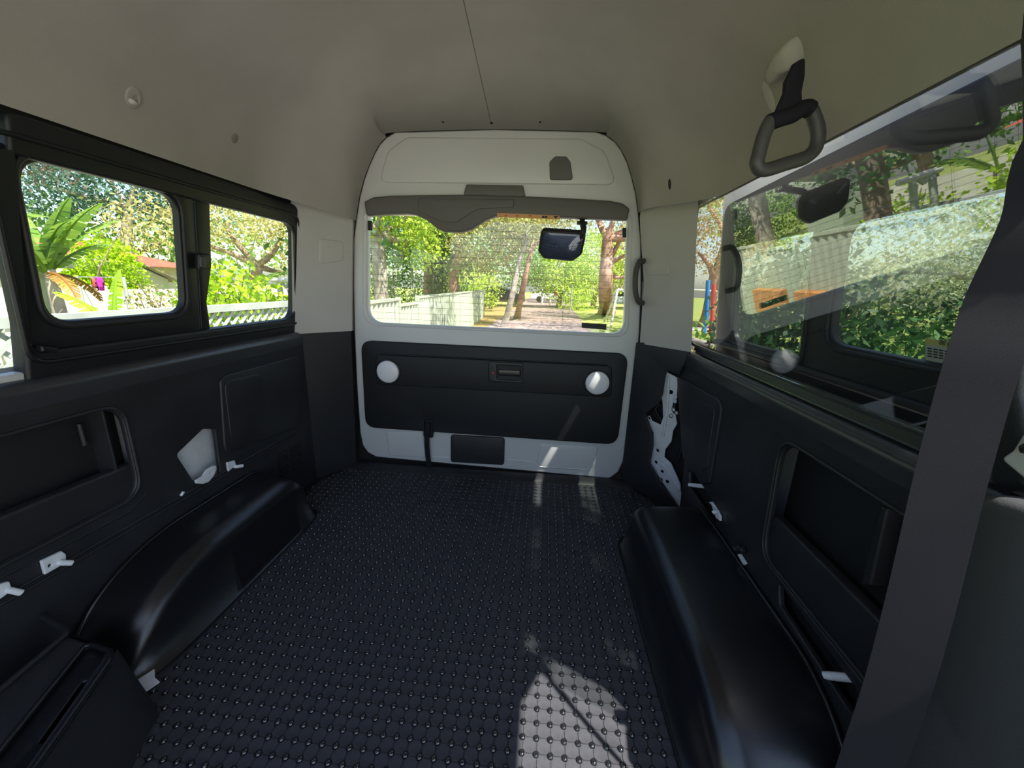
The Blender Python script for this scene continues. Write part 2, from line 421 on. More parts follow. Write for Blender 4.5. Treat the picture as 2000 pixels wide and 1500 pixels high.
# ---- left wall: lower trim panel with pocket, hole for the belt anchor, cover, grille
pocketL = rnd(rect(-0.05, 0.352, 0.832, 0.597), 0.055)
holeL = rnd(LL.pl([(346, 888), (398, 838), (420, 838), (432, 930), (405, 947), (378, 938)]), 0.012, 4)
wl = plate('wall_left', LL, rnd([(-0.6, -0.02), (1.60, -0.02), (1.60, 0.667), (-0.6, 0.667)], 0.001), BLK, 0.012, [pocketL, holeL], 0.005)
tag(wl, kind='structure')
def sweep_y(name, prof, y0, y1, m, parent):   # x, z profile run along the car
    return loft(name, [[(x, y, z) for x, z in prof] for y in (y0, y1)], m, parent, 50)
arc = lambda cx, cz, r, a0, a1, n=8: [(cx + r * math.cos(math.radians(a0 + (a1 - a0) * k / n)), cz + r * math.sin(math.radians(a0 + (a1 - a0) * k / n))) for k in range(n + 1)]
sillL = [(-1.049, 0.64)] + arc(-1.074, 0.672, 0.026, 0, 90) + [(-1.088, 0.700), (-1.10, 0.712)]
sweep_y('sill', sillL, -0.6, 1.60, SILL, wl)
sweep_y('body_skin', [(-1.125, -0.35), (-1.135, 0.3), (-1.115, 0.72)], -0.6, 1.80, WHT, wl)
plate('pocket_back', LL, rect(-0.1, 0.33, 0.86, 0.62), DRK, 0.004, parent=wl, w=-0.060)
plate('pocket_lip', LL, rnd([(-0.1, 0.345), (0.838, 0.345), (0.838, 0.436), (-0.1, 0.452)], 0.004), BLK, 0.022, (), 0.008, wl, w=-0.010)
plate('pocket_end', Fr(LL.P(0.80, 0, -0.012), (1, 0, 0), (0, 0, 1), (0, -1, 0)), rect(-0.05, 0.40, 0.0, 0.60), BLK, 0.004, (), 0.001, wl)
tube('pocket_rim', [LL.P(u, v, 0.001) for u, v in rnd(rect(-0.30, 0.347, 0.838, 0.602), 0.058)], 0.0045, BLK, wl, 8, True)
tube('pocket_rib', [LL.P(*LL.px(193, 830), -0.052), LL.P(*LL.px(204, 872), -0.052)], 0.006, BLK, wl, 8)
plate('body_panel', LL, LL.pl([(325, 875), (398, 810), (450, 810), (455, 925), (400, 965), (360, 955)]), WMET, 0.004, (), 0.001, wl, w=-0.040)
cover = plate('access_cover', LL, rnd(LL.pl([(427, 735), (583, 694), (590, 700), (588, 832), (440, 885), (436, 870)]), 0.035), BLK, 0.012, (), 0.005, wl, w=0.006)
plate('cover_inset', LL, rnd(LL.pl([(434, 745), (508, 728), (516, 815), (505, 838), (448, 862)]), 0.03), BLK, 0.006, (), 0.003, cover, w=0.0085)
tube('trim_seam', [LL.P(0.30, 0.286, 0.001), LL.P(1.46, 0.279, 0.001), LL.P(1.487, 0.288, 0.001), LL.P(1.492, 0.315, 0.001)], 0.004, BLK, wl, 8)
tube('trim_seam', [LL.P(0.30, 0.272, 0.0), LL.P(1.47, 0.266, 0.0)], 0.0035, BLK, wl, 8)
tube('trim_seam', [LL.P(0.2, 0.335, 0.0), LL.P(0.80, 0.318, 0.0), LL.P(0.845, 0.345, 0.0)], 0.003, BLK, wl, 8)
gL = LL.pl([(541, 882), (558, 873), (564, 920), (546, 937)]); gR = LL.pl([(564, 870), (584, 861), (586, 908), (568, 918)])
for quad in (gL, gR):
    (u0, v3), (u1, _), (_, v0) = quad[0], quad[1], quad[2]
    for k in range(9):
        v = 0.117 + k * 0.0125
        box('vent_slat', -1.051, min(u0, u1), v, -1.044, max(u0, u1), v + 0.006, BLK, wl)

# ---- right wall
cutR = [(1.470, 0.10), (1.70, 0.10), (1.70, 0.572), (1.50, 0.572)]
pocketR = rnd([(0.30, 0.283), (0.893, 0.283), (0.912, 0.583), (0.30, 0.583)], 0.055)
slotR = rnd(RR.pl([(1345, 920), (1352, 922), (1400, 990), (1397, 1022), (1390, 1020), (1346, 952)]), 0.006, 3)
slotF = rnd(RR.pl([(1520, 1138), (1666, 1340), (1672, 1352), (1664, 1392), (1655, 1385), (1522, 1182)]), 0.006, 3)
wrt = plate('wall_right', RR, rnd([(0.36, -0.02), (1.44, -0.02), (1.44, 0.10), (1.462, 0.30), (1.655, 0.575), (1.655, 0.672), (0.36, 0.672)], 0.001), BLK, 0.012, [pocketR, slotR, slotF], 0.005)
tag(wrt, kind='structure')
sillR = [(0.5785, 0.630)] + arc(0.6035, 0.657, 0.0255, 180, 90) + [(0.612, 0.683), (0.617, 0.694), (0.628, 0.697), (0.632, 0.706), (0.64, 0.706)]
sweep_y('sill', sillR, 0.40, 1.60, SILL, wrt)
sweep_y('window_ledge', [(0.604, 0.692), (0.609, 0.706), (0.630, 0.708), (0.645, 0.690)], 0.40, 1.60, FRM, wrt)
sweep_y('body_skin', [(0.685, -0.35), (0.695, 0.3), (0.675, 0.70), (0.64, 0.712)], 0.36, 1.80, WHT, wrt)
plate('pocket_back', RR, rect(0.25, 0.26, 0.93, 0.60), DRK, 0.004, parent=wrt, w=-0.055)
plate('pocket_lip', RR, [(0.25, 0.277), (0.897, 0.277), (0.897, 0.392), (0.25, 0.392)], BLK, 0.022, (), 0.008, wrt, w=-0.008)
tube('pocket_rim', [RR.P(u, v, 0.001) for u, v in rnd([(0.2, 0.276), (0.899, 0.276), (0.918, 0.590), (0.2, 0.590)], 0.058)], 0.004, BLK, wrt, 8, True)
plate('pocket_rib', RR, rnd(RR.pl([(1684, 985), (1697, 990), (1665, 1140), (1645, 1140)]), 0.003, 3), BLK, 0.03, (), 0.004, wrt, w=-0.03)
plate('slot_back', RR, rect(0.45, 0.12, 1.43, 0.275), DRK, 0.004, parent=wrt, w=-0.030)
cov = plate('access_cover', RR, rnd(RR.pl([(1325, 733), (1410, 782), (1412, 800), (1388, 946), (1375, 945), (1336, 893)]), [0.01, 0.035, 0.02, 0.02, 0.02, 0.02]), BLK, 0.014, (), 0.005, wrt, w=0.008)
plate('cover_inset', RR, rnd(RR.pl([(1356, 772), (1402, 797), (1386, 915), (1378, 922), (1350, 895)]), 0.02), BLK, 0.006, (), 0.003, cov, w=0.011)
PR = Fr((0.420, 1.752, 0), (0.155, -0.150, 0), (0, 0, 1), (-0.150, -0.155, 0))
edge = PR.pl([(1344, 664), (1346, 690), (1326, 733), (1304, 724), (1298, 730), (1292, 772), (1284, 790), (1262, 806), (1262, 818), (1272, 846), (1274, 870), (1268, 906), (1290, 945), (1332, 1003), (1300, 1010)])
ct = plate('trim_6', PR, [(-0.012, -0.02), (-0.012, 0.69)] + edge, BLK, 0.012, (), 0.003)
tag(ct, kind='structure')
# bare white body metal seen where the corner trim is missing
RM = Fr((0.420 + 0.150 * 0.14, 1.752 + 0.155 * 0.14, 0), (0.155, -0.150, 0), (0, 0, 1), (-0.150, -0.155, 0))
metal = [(1302, 727), (1323, 738), (1324, 746), (1318, 805), (1322, 828), (1314, 842), (1311, 862), (1299, 878), (1297, 893), (1310, 905), (1328, 945), (1333, 1000), (1268, 905), (1276, 865), (1276, 845), (1264, 824), (1262, 815), (1268, 812), (1273, 822), (1290, 830), (1295, 815), (1294, 788), (1291, 772)]
bm_ = plate('body_panel', RM, RM.pl(metal), WMET, 0.006, [circ(*RM.px(1310, 766), 0.010, 10), circ(*RM.px(1284, 880), 0.008, 8), circ(*RM.px(1281, 903), 0.008, 8), circ(*RM.px(1293, 921), 0.008, 8), circ(*RM.px(1303, 941), 0.009, 8), circ(*RM.px(1291, 937), 0.008, 8), circ(*RM.px(1268, 817), 0.007, 8)], 0.0015, ct)
tube('panel_rib', [RM.P(*RM.px(1307, 735), 0.003), RM.P(*RM.px(1304, 800), 0.003), RM.P(*RM.px(1296, 850), 0.003)], 0.006, WMET, bm_, 8)
tube('panel_rib', [RM.P(*RM.px(1293, 905), 0.002), RM.P(*RM.px(1328, 960), 0.002)], 0.004, WMET, bm_, 8)
plate('cavity_back', RM, rect(-0.02, -0.05, 0.36, 0.66), DRK, 0.004, (), 0, ct, w=-0.035)
tube('wire_loom', spline([RM.P(*RM.px(1322, 770), -0.01), RM.P(*RM.px(1316, 800), 0.0), RM.P(*RM.px(1322, 812), -0.01), RM.P(*RM.px(1328, 840), -0.02), RM.P(*RM.px(1326, 880), -0.02), RM.P(*RM.px(1318, 905), -0.02)], 5), 0.008, DRK, ct, 8)
tube('wire_loom', spline([RM.P(*RM.px(1288, 790), -0.01), RM.P(*RM.px(1280, 800), 0.0), RM.P(*RM.px(1292, 826), -0.01)], 5), 0.006, DRK, ct, 8)
for q in ((1322, 775), (1321, 783), (1318, 800), (1324, 806), (1313, 812)):
    dome('wire_clip', RM.P(*RM.px(*q), 0.004), (-1, 0, 0), (0, 0, 1), 0.010, 0.012, STEEL if q[1] > 795 else WMET, ct, 10, 3)

# ---- rear corner pillars: black below, light grey above
def pillar(side, name):
    s = -1 if side == 'L' else 1
    xw = lambda z: (XC + s * (0.826 - 0.10 * max(0, z - 0.70)))
    xd = lambda z: (np.interp(z, [0.0, 0.67, 0.95, 1.2], [-0.925, -0.905, -0.885, -0.862]) if s < 0 else np.interp(z, [0.0, 0.67, 0.95, 1.2], [0.418, 0.431, 0.418, 0.372]))
    def col(z):
        A = np.array([xw(z), 1.56]); B = np.array([xw(z) - s * 0.035, 1.605]); C = np.array([xd(z) - s * (0.004 if s > 0 else -0.002), 1.750]); D = np.array([xd(z) + s * 0.012, 1.80])
        pts = [A, A * 0.5 + B * 0.5, B, B * 0.8 + C * 0.2, B * 0.4 + C * 0.6, C * 0.97 + B * 0.03, C, D]
        return [(p[0], p[1], z) for p in pts]
    up = loft(name, [col(z) for z in np.linspace(0.688, 1.26, 12)], GRYT, None, 28)
    tag(up, kind='structure')
    return up, col
upL, colL = pillar('L', 'trim_1'); upR, colR = pillar('R', 'trim_2')
loft('lower_corner_trim', [[(x - 0.004, y - 0.004, z) for x, y, z in colL(z)] for z in np.linspace(-0.02, 0.69, 10)], BLK, wl, 40)
# the right corner trim stops at the ragged opening
# oblong caps on the pillars
PU_L = Fr(colL(0.95)[2], np.array(colL(0.95)[5]) - np.array(colL(0.95)[2]), (0.05, 0, 1), np.cross(np.array(colL(0.95)[5]) - np.array(colL(0.95)[2]), (0.05, 0, 1)))
PU_R = Fr(colR(0.95)[2], np.array(colR(0.95)[5]) - np.array(colR(0.95)[2]), (-0.05, 0, 1), -np.cross(np.array(colR(0.95)[5]) - np.array(colR(0.95)[2]), (-0.05, 0, 1)))
plate('belt_cap', PU_L, rnd(PU_L.pl([(621, 466), (668, 474), (669, 512), (622, 516)]), 0.012), GRYT, 0.012, (), 0.004, upL, w=0.007)
plate('belt_cap', PU_R, rnd(PU_R.pl([(1262, 488), (1308, 484), (1310, 538), (1263, 540)]), 0.012), GRYT, 0.012, (), 0.004, upR, w=0.007)

# ------------------------------------------------------------------ left windows
def lw(*p): return LW.px(*p)
w1 = plate('window_1', LW, rnd([(lw(60, 705)[0] - 0.02, -0.03), (1.600, -0.03), (1.600, 0.508), (lw(25, 205)[0] - 0.02, 0.508)], [0.02, 0.05, 0.06, 0.02]), FRM, 0.03,
           [rnd([(0.705, 0.055), (1.565, 0.055), (1.565, 0.432), (0.69, 0.432)], [0.03, 0.05, 0.05, 0.03])], 0.008, w=0.012)
tag(w1, kind='structure')
box('frame_header', -1.075, -0.6, 1.185, -1.026, 1.64, 1.28, FRM, w1)
tube('frame_bead', [LW.P(u, v, 0.012) for u, v in rnd([(0.695, 0.03), (1.585, 0.03), (1.585, 0.468), (0.68, 0.468)], 0.04)], 0.005, FRM, w1, 8, True)
front_o = LW.pl([(88, 640), (385, 640), (385, 372), (60, 290)])
pane_f = LW.pl([(96, 630), (360, 612), (360, 388), (70, 326)])
pane_f = [(pane_f[0][0], pane_f[0][1]), (pane_f[1][0], pane_f[0][1] + 0.002), (pane_f[1][0], pane_f[2][1]), (pane_f[0][0] - 0.01, pane_f[2][1] + 0.005)]
sash = plate('sash_frame', LW, rnd([(pane_f[0][0] - 0.05, 0.035), (pane_f[1][0] + 0.05, 0.035), (pane_f[1][0] + 0.05, 0.450), (pane_f[0][0] - 0.06, 0.450)], 0.02), FRM, 0.018,
             [rnd(pane_f, [0.05, 0.045, 0.05, 0.055])], 0.006, w1, w=0.002)
tube('sash_seal', [LW.P(u, v, 0.003) for u, v in rnd([(pane_f[0][0] - 0.012, pane_f[0][1] - 0.012), (pane_f[1][0] + 0.012, pane_f[1][1] - 0.012), (pane_f[2][0] + 0.012, pane_f[2][1] + 0.012), (pane_f[3][0] - 0.012, pane_f[3][1] + 0.012)], 0.06)], 0.006, SEAL, sash, 8, True)
plate('front_pane', LW, rect(pane_f[0][0] - 0.03, 0.05, pane_f[1][0] + 0.03, 0.445), CLR, 0.004, (), 0, sash, w=-0.009)
plate('rear_pane', LW, rect(pane_f[1][0] + 0.03, 0.03, 1.59, 0.46), CLR, 0.004, (), 0, w1, w=-0.022)
mull = plate('mullion', LW, rnd([(lw(405, 500)[0] - 0.03, 0.03), (lw(408, 630)[0] + 0.012, 0.03), (lw(408, 630)[0] + 0.002, 0.14), (lw(414, 520)[0] + 0.004, 0.25), (lw(413, 400)[0], 0.44), (lw(405, 500)[0] - 0.03, 0.44)], 0.01), FRM, 0.012, (), 0.004, w1, w=-0.004)
lt = plate('latch', LW, rnd(LW.pl([(374, 494), (397, 494), (397, 526), (374, 524)]), 0.004), FRM, 0.014, (), 0.004, w1, w=0.024)
plate('latch_button', LW, rnd(LW.pl([(375, 499), (386, 499), (386, 520), (375, 519)]), 0.002), DGRY, 0.006, (), 0.002, lt, w=0.029)
plate('frame_foot', LW, rnd(LW.pl([(60, 672), (95, 676), (94, 686), (62, 684)]), 0.002), FRM, 0.02, (), 0.004, w1, w=0.025)
w2 = plate('window_2', LW, rect(-0.5, 0.005, lw(60, 705)[0] + 0.0, 0.54), CLR, 0.004, (), 0, w=-0.015); tag(w2, kind='structure')
plate('window_frame', LW, rect(-0.6, -0.05, lw(60, 705)[0], 0.012), WHT, 0.02, (), 0.004, w2, w=0.004)

# ------------------------------------------------------------------ tailgate (door_1)
d1 = plate('door_1', T, OUT, WHT, 0.035, [WIN], 0.008, res=3, w=0.0); tag(d1, kind='structure')
# rounded reveal round the window
cen = np.mean(np.array(WIN), axis=0)
W2 = [tuple(cen + (np.array(p) - cen) * np.array([1.035, 1.06])) for p in WIN]
loft('window_reveal', [[T.P(u, v, wv) for u, v in [tuple(np.array(a) * (1 - t) + np.array(b) * t) for a, b in zip(WIN, W2)] + [tuple(np.array(WIN[0]) * (1 - t) + np.array(W2[0]) * t)]] for t, wv in ((0, -0.02), (0.06, -0.006), (0.25, 0.001), (0.6, 0.004), (1.0, 0.0006))], WHT, d1, 60)
plate('rear_glass', T, [tuple(cen + (np.array(p) - cen) * 1.02) for p in WIN], CLR, 0.004, (), 0, d1, w=-0.022)
z0, z1 = T.px(960, 640)[1], T.px(960, 432)[1]
x0, x1 = T.px(722, 560)[0], T.px(1222, 560)[0]
hv, hf = [], []
for k in range(15):
    zz = z0 + 0.02 + k * 0.0285
    V, F = box_v(x0, 1.7871, zz, x1, 1.7879, zz + 0.0010); hf += [tuple(i + len(hv) for i in f) for f in F]; hv += V
for xx in (T.px(768, 600)[0], T.px(800, 600)[0], T.px(862, 600)[0], T.px(1100, 600)[0], T.px(1190, 600)[0]):
    V, F = box_v(xx, 1.7871, z0 + 0.01, xx + 0.0010, 1.7879, z1 - 0.02); hf += [tuple(i + len(hv) for i in f) for f in F]; hv += V
tag(mk('heater_lines', hv, hf, WIRE, d1), kind='stuff')
plate('black_label', T, rnd(T.pl([(1137, 631), (1186, 634), (1185, 645), (1137, 641)]), 0.001, 2), INK, 0.001, (), 0, d1, w=-0.019)
# pressings
plate('upper_pressing', T, rnd(T.pl([(740, 357), (757, 296), (795, 268), (1135, 271), (1182, 296), (1205, 362)]), [0.03, 0.06, 0.06, 0.06, 0.06, 0.03]), WHT, 0.014, (), 0.007, d1, w=0.006)
plate('window_valance', T, rnd(T.pl([(716, 362), (1228, 372), (1236, 412), (1228, 418), (717, 408), (712, 400)]), 0.02), WHT, 0.010, (), 0.005, d1, w=0.003) if False else None
plate('lower_pressing', T, rnd(T.pl([(754, 841), (826, 843), (832, 894), (760, 889)]), 0.015), WHT, 0.012, (), 0.005, d1, w=0.004)
plate('lower_pressing', T, rnd(T.pl([(1048, 905), (1062, 914), (1152, 919), (1163, 905), (1168, 872), (1055, 866)]), 0.015), WHT, 0.012, (), 0.005, d1, w=0.004)
tube('pressed_bead', [T.P(*T.px(990, 897), 0.001), T.P(*T.px(1040, 902), 0.001), T.P(*T.px(1052, 911), 0.001), T.P(*T.px(1150, 917), 0.001)], 0.004, WHT, d1, 8)
tube('pressed_bead', [T.P(*T.px(845, 892), 0.001), T.P(*T.px(880, 894), 0.001)], 0.004, WHT, d1, 8)
plate('round_cap', T, rnd(T.pl([(1074, 353), (1073, 318), (1084, 307), (1106, 307), (1114, 318), (1119, 353)]), 0.012), CAPG, 0.012, (), 0.004, d1, w=0.014)
plate('lamp_cover', T, rnd(T.pl([(907, 384), (912, 362), (1022, 364), (1027, 387)]), 0.008), CAPG, 0.018, (), 0.004, d1, w=0.020)
vis = plate('window_valance', T, rnd(T.pl([(717, 397), (735, 388), (770, 385), (900, 383), (1020, 386), (1110, 390), (1190, 395), (1214, 400), (1227, 410), (1222, 433), (1000, 424), (968, 426), (948, 434), (925, 450), (905, 456), (872, 455), (858, 449), (835, 431), (815, 422), (800, 420), (722, 424)]), 0.01, 3), CAPG, 0.03, (), 0.010, d1, w=0.036)
plate('valance_lid', T, rnd(T.pl([(822, 391), (1005, 393), (1005, 408), (935, 412), (915, 424), (895, 437), (868, 436), (850, 428), (822, 415)]), 0.008, 3), CAPG, 0.008, (), 0.003, vis, w=0.040)
st = plate('label_strip', T, T.pl([(973, 419), (1092, 424), (1092, 431.5), (973, 427)]), STK_O, 0.001, (), 0, vis, w=0.037)
u_, v_ = T.px(1085, 427.5); plate('label_triangle', T, [(u_ - 0.010, v_ + 0.005), (u_ + 0.010, v_ + 0.005), (u_, v_ - 0.006)], INK, 0.0006, (), 0, st, w=0.0378)
u_, v_ = T.px(1064, 426.8); plate('label_mark', T, rect(u_ - 0.011, v_ - 0.004, u_ + 0.011, v_ + 0.004), INK, 0.0006, [rect(u_ - 0.002, v_ - 0.002, u_ + 0.002, v_ + 0.002)], 0, st, w=0.0378)
for xx in (990, 1012, 1036):
    u_, v_ = T.px(xx, 424.5); plate('label_mark', T, rect(u_ - 0.006, v_ - 0.002, u_ + 0.006, v_ + 0.002), RED, 0.0006, (), 0, st, w=0.0378)
# black trim panel
pan = plate('trim_panel', T, rnd(T.pl([(707, 664), (1227, 690), (1205, 867), (716, 833)]), [0.055, 0.055, 0.06, 0.055]), TGP, 0.018, [rnd(T.pl([(831, 850), (831, 819), (846, 819), (846, 851)]), 0.008, 4)], 0.006, d1, w=0.016)
plate('strap_slot', T, T.pl([(829, 817), (848, 817), (848, 846), (829, 846)]), DRK, 0.002, (), 0, d1, w=0.003)
band = plate('trim_band', T, rnd(T.pl([(736, 691), (1194, 713), (1193, 774), (739, 749)]), 0.025), TGP, 0.012, (), 0.005, d1, w=0.023)
tube('band_groove', [T.P(*T.px(745, 690), 0.018), T.P(*T.px(1185, 711), 0.018)], 0.0035, DRK, d1, 8)
plate('number_plate_cover', T, rnd(T.pl([(881, 848), (986, 854), (985, 907), (881, 901)]), 0.016), BLK, 0.012, (), 0.004, d1, w=0.012)
la = plate('latch_surround', T, rnd(T.pl([(955, 704), (1022, 707), (1022, 746), (956, 742)]), 0.012), BLK, 0.014, [rnd(T.pl([(972, 711), (1018, 713), (1018, 741), (972, 738)]), 0.005)], 0.004, d1, w=0.031)
plate('latch_lever', T, rnd(T.pl([(974, 719), (1017, 721), (1017, 733), (974, 731)]), 0.006), ARCH, 0.010, (), 0.004, la, w=0.029)
plate('latch_back', T, T.pl([(971, 710), (1019, 712), (1019, 742), (971, 739)]), DRK, 0.002, (), 0, la, w=0.024)
dome('lock_button', T.P(*T.px(964, 726), 0.031), (0, -1, 0), (0, 0, 1), 0.006, 0.003, RED, la, 12, 3)
# side pull handle (grey D)
hp = [T.P(*T.px(1256, 512), 0.005), T.P(*T.px(1252, 511), 0.035), T.P(*T.px(1243, 513), 0.055), T.P(*T.px(1236, 530), 0.062), T.P(*T.px(1234, 550), 0.064), T.P(*T.px(1235, 572), 0.062), T.P(*T.px(1241, 588), 0.055), T.P(*T.px(1250, 591), 0.035), T.P(*T.px(1254, 591), 0.005)]
tube('pull_handle', spline(hp, 6), 0.0115, DGRY, d1, 12)
for q in ((723, 441), (1220, 455)): plate('window_stop', T, rnd(T.pl([(q[0] - 4, q[1] - 10), (q[0] + 3, q[1] - 10), (q[0] + 3, q[1] + 9), (q[0] - 4, q[1] + 9)]), 0.003), SEAL, 0.014, (), 0.003, d1, w=0.006)

# interior lamps of the tailgate
for i, (x, y, lab) in enumerate(((762.5, 723.5, 'round white lens lamp at the left end of the black tailgate panel'), (1165, 745, 'round white lens lamp at the right end of the tailgate panel, crossed by sunlight'))):
    c = T.P(*T.px(x, y), 0.023); e = empty('tailgate_lamp', c, lab, 'lamp', 'round lamps on the tailgate')
    dome('lens', c + np.array([0, -0.004, 0]), (0, -1, 0), (0, 0, 1), 0.054, 0.020, LENS, e, 32, 8)
    tube('lamp_rim', [c + np.array([0.056 * math.cos(a), -0.004, 0.056 * math.sin(a)]) for a in np.linspace(0, 2 * math.pi, 33)[:-1]], 0.0045, BLK, e, 8, True)
# pull strap
e = empty('pull_strap', T.P(*T.px(840, 908), 0.02), 'narrow black webbing pull strap hanging below the tailgate trim panel', 'strap')
ribbon('webbing', spline([T.P(*T.px(837, 832), 0.002), T.P(*T.px(837.5, 824), 0.014), T.P(*T.px(838, 832), 0.026), T.P(*T.px(837, 850), 0.030), T.P(*T.px(838, 880), 0.026), T.P(*T.px(841, 908), 0.024)], 6), (1, 0, 0), 0.025, 0.003, WEB, e)
# convex mirror
mc = ony(1098, 478, 1.66)
e = empty('convex_mirror', mc, 'black framed convex mirror hanging in the tailgate window from a short arm', 'mirror')
MF = Fr(mc, (1, -0.10, 0.0), (0.0, -0.50, 1), np.cross((1, -0.10, 0.0), (0.0, -0.50, 1)))
if MF.W[1] > 0: MF.W = -MF.W
mo = MF.pl([(1055, 447), (1136, 456), (1143, 466), (1137, 500), (1120, 513), (1062, 505), (1051, 490)])
plate('housing', MF, rnd(mo, 0.022), SEAL, 0.03, (), 0.010, e, w=0.0)
mcu, mcv = np.mean(np.array(mo), axis=0)
mi = rnd([(mcu + (u - mcu) * 0.88, mcv + (v - mcv) * 0.86) for u, v in mo], 0.02)
rows = []
for t in (1.0, 0.8, 0.6, 0.4, 0.2, 0.02): rows.append([MF.P(mcu + (u - mcu) * t, mcv + (v - mcv) * t, 0.001 + 0.004 * (1 - t * t)) for u, v in mi + mi[:1]])
loft('mirror_glass', rows, MIRR, e, 60)
tube('arm', spline([MF.P(*MF.px(1133, 470), -0.01), MF.P(*MF.px(1138, 452), -0.012), T.P(*T.px(1136, 438), 0.03), T.P(*T.px(1136, 430), 0.028)], 5), 0.012, SEAL, e, 10)
plate('foot', T, rnd(T.pl([(1126, 434), (1146, 435), (1146, 441), (1126, 440)]), 0.002), SEAL, 0.03, (), 0.004, e, w=0.04)

# scuff strip along the rear sill
sc = sweep_y('trim_3', [(-1, 0), (0, 0)], 0, 1, BLK, None); bpy.data.objects.remove(sc)
sc = loft('trim_3', [[(x, 1.700, 0.001), (x, 1.712, 0.010), (x, 1.745, 0.016), (x, 1.768, 0.012), (x, 1.775, -0.02)] for x in (-0.96, 0.46)], BLK, None, 50); tag(sc, kind='structure')

# ------------------------------------------------------------------ rubber floor mat
matt = empty('floor_mat', (-0.24, 1.1, 0), 'black rubber floor mat covered in rows of small round studs', 'mat')
PIT = 0.0290
DEF = [(-0.872, 0.20), (-0.872, 1.25), (-0.90, 1.31), (-0.99, 1.40), (-1.02, 1.50), (-1.0, 1.60), (-0.945, 1.70), (0.445, 1.70), (0.50, 1.62), (0.55, 1.50), (0.53, 1.40), (0.36, 1.30), (0.33, 1.25), (0.325, 0.20)]
mk('base_sheet', [(x, y, 0.0) for x, y in DEF] + [(x, y, -0.005) for x, y in DEF], [tuple(range(len(DEF)))[::-1]] + [(i, (i + 1) % len(DEF), (i + 1) % len(DEF) + len(DEF), i + len(DEF)) for i in range(len(DEF))], RUB, matt, recalc=True)
def inside(x, y, poly):
    c = False; n = len(poly)
    for i in range(n):
        (xa, ya), (xb, yb) = poly[i], poly[(i + 1) % n]
        if (ya > y) != (yb > y) and x < (xb - xa) * (y - ya) / (yb - ya) + xa: c = not c
    return c
def in_view(x, y):
    c = np.array([x, y, 0.0]) - np.array([0, 0, CZ]); q = AX.T @ c
    return q[2] > 0 and abs(q[0] / q[2]) * FPX < 1030 and abs(q[1] / q[2]) * FPX < 780
studs, tiles = [], []
X0, Y0 = 0.028, 0.805
for i in range(-40, 25):
    for k in range(-22, 34):
        x, y = X0 + i * PIT, Y0 + k * PIT
        if inside(x, y, DEF): studs.append((x, y))
        if inside(x + PIT / 2, y + PIT / 2, DEF): tiles.append((x + PIT / 2, y + PIT / 2))
key = lambda p: (0 if in_view(*p) else 1, p[0] ** 2 + p[1] ** 2)
studs.sort(key=key); tiles.sort(key=key)
def stud_geo(n=10):
    V = []; F = []; R = 0.0062
    pr = [(1.0, 0.0), (1.0, 0.0022), (0.88, 0.0040), (0.6, 0.0053)]
    for rr, h in pr:
        for k in range(n): V.append((R * rr * math.cos(2 * math.pi * k / n), R * rr * math.sin(2 * math.pi * k / n), h))
    V.append((0, 0, 0.0059)); L = len(pr)
    for a in range(L - 1):
        for k in range(n): F.append((a * n + k, a * n + (k + 1) % n, (a + 1) * n + (k + 1) % n, (a + 1) * n + k))
    for k in range(n): F.append(((L - 1) * n + k, (L - 1) * n + (k + 1) % n, L * n))
    return V, F
def tile_geo():
    a = PIT / 2 - 0.0011; c = 0.0070; h = 0.0020
    o = [(-a + c, -a), (a - c, -a), (a, -a + c), (a, a - c), (a - c, a), (-a + c, a), (-a, a - c), (-a, -a + c)]
    V = [(x, y, 0) for x, y in o] + [(x * 0.95, y * 0.95, h) for x, y in o]
    return V, [tuple(range(8, 16))] + [(k, (k + 1) % 8, (k + 1) % 8 + 8, k + 8) for k in range(8)]
def field(name, geo, pts, m):
    V, F = geo; proto = None
    for x, y in pts[:300]:
        if proto is None:
            proto = mk(name, np.array(V) + np.array([x, y, 0]), F, m, matt, origin=(x, y, 0), angle=60)
        else:
            o = proto.copy(); COL.objects.link(o); o.parent = matt; o.location = np.array([x, y, 0]) - LOC[matt.name]
    VV = []; FF = []
    for x, y in pts[300:]:
        b = len(VV); VV += [(vx + x, vy + y, vz) for vx, vy, vz in V]; FF += [tuple(i + b for i in f) for f in F]
    tag(mk(name + '_field', VV, FF, m, matt, angle=60), kind='stuff')
field('stud', stud_geo(), studs, STUD)
field('pad', tile_geo(), tiles, RUB)

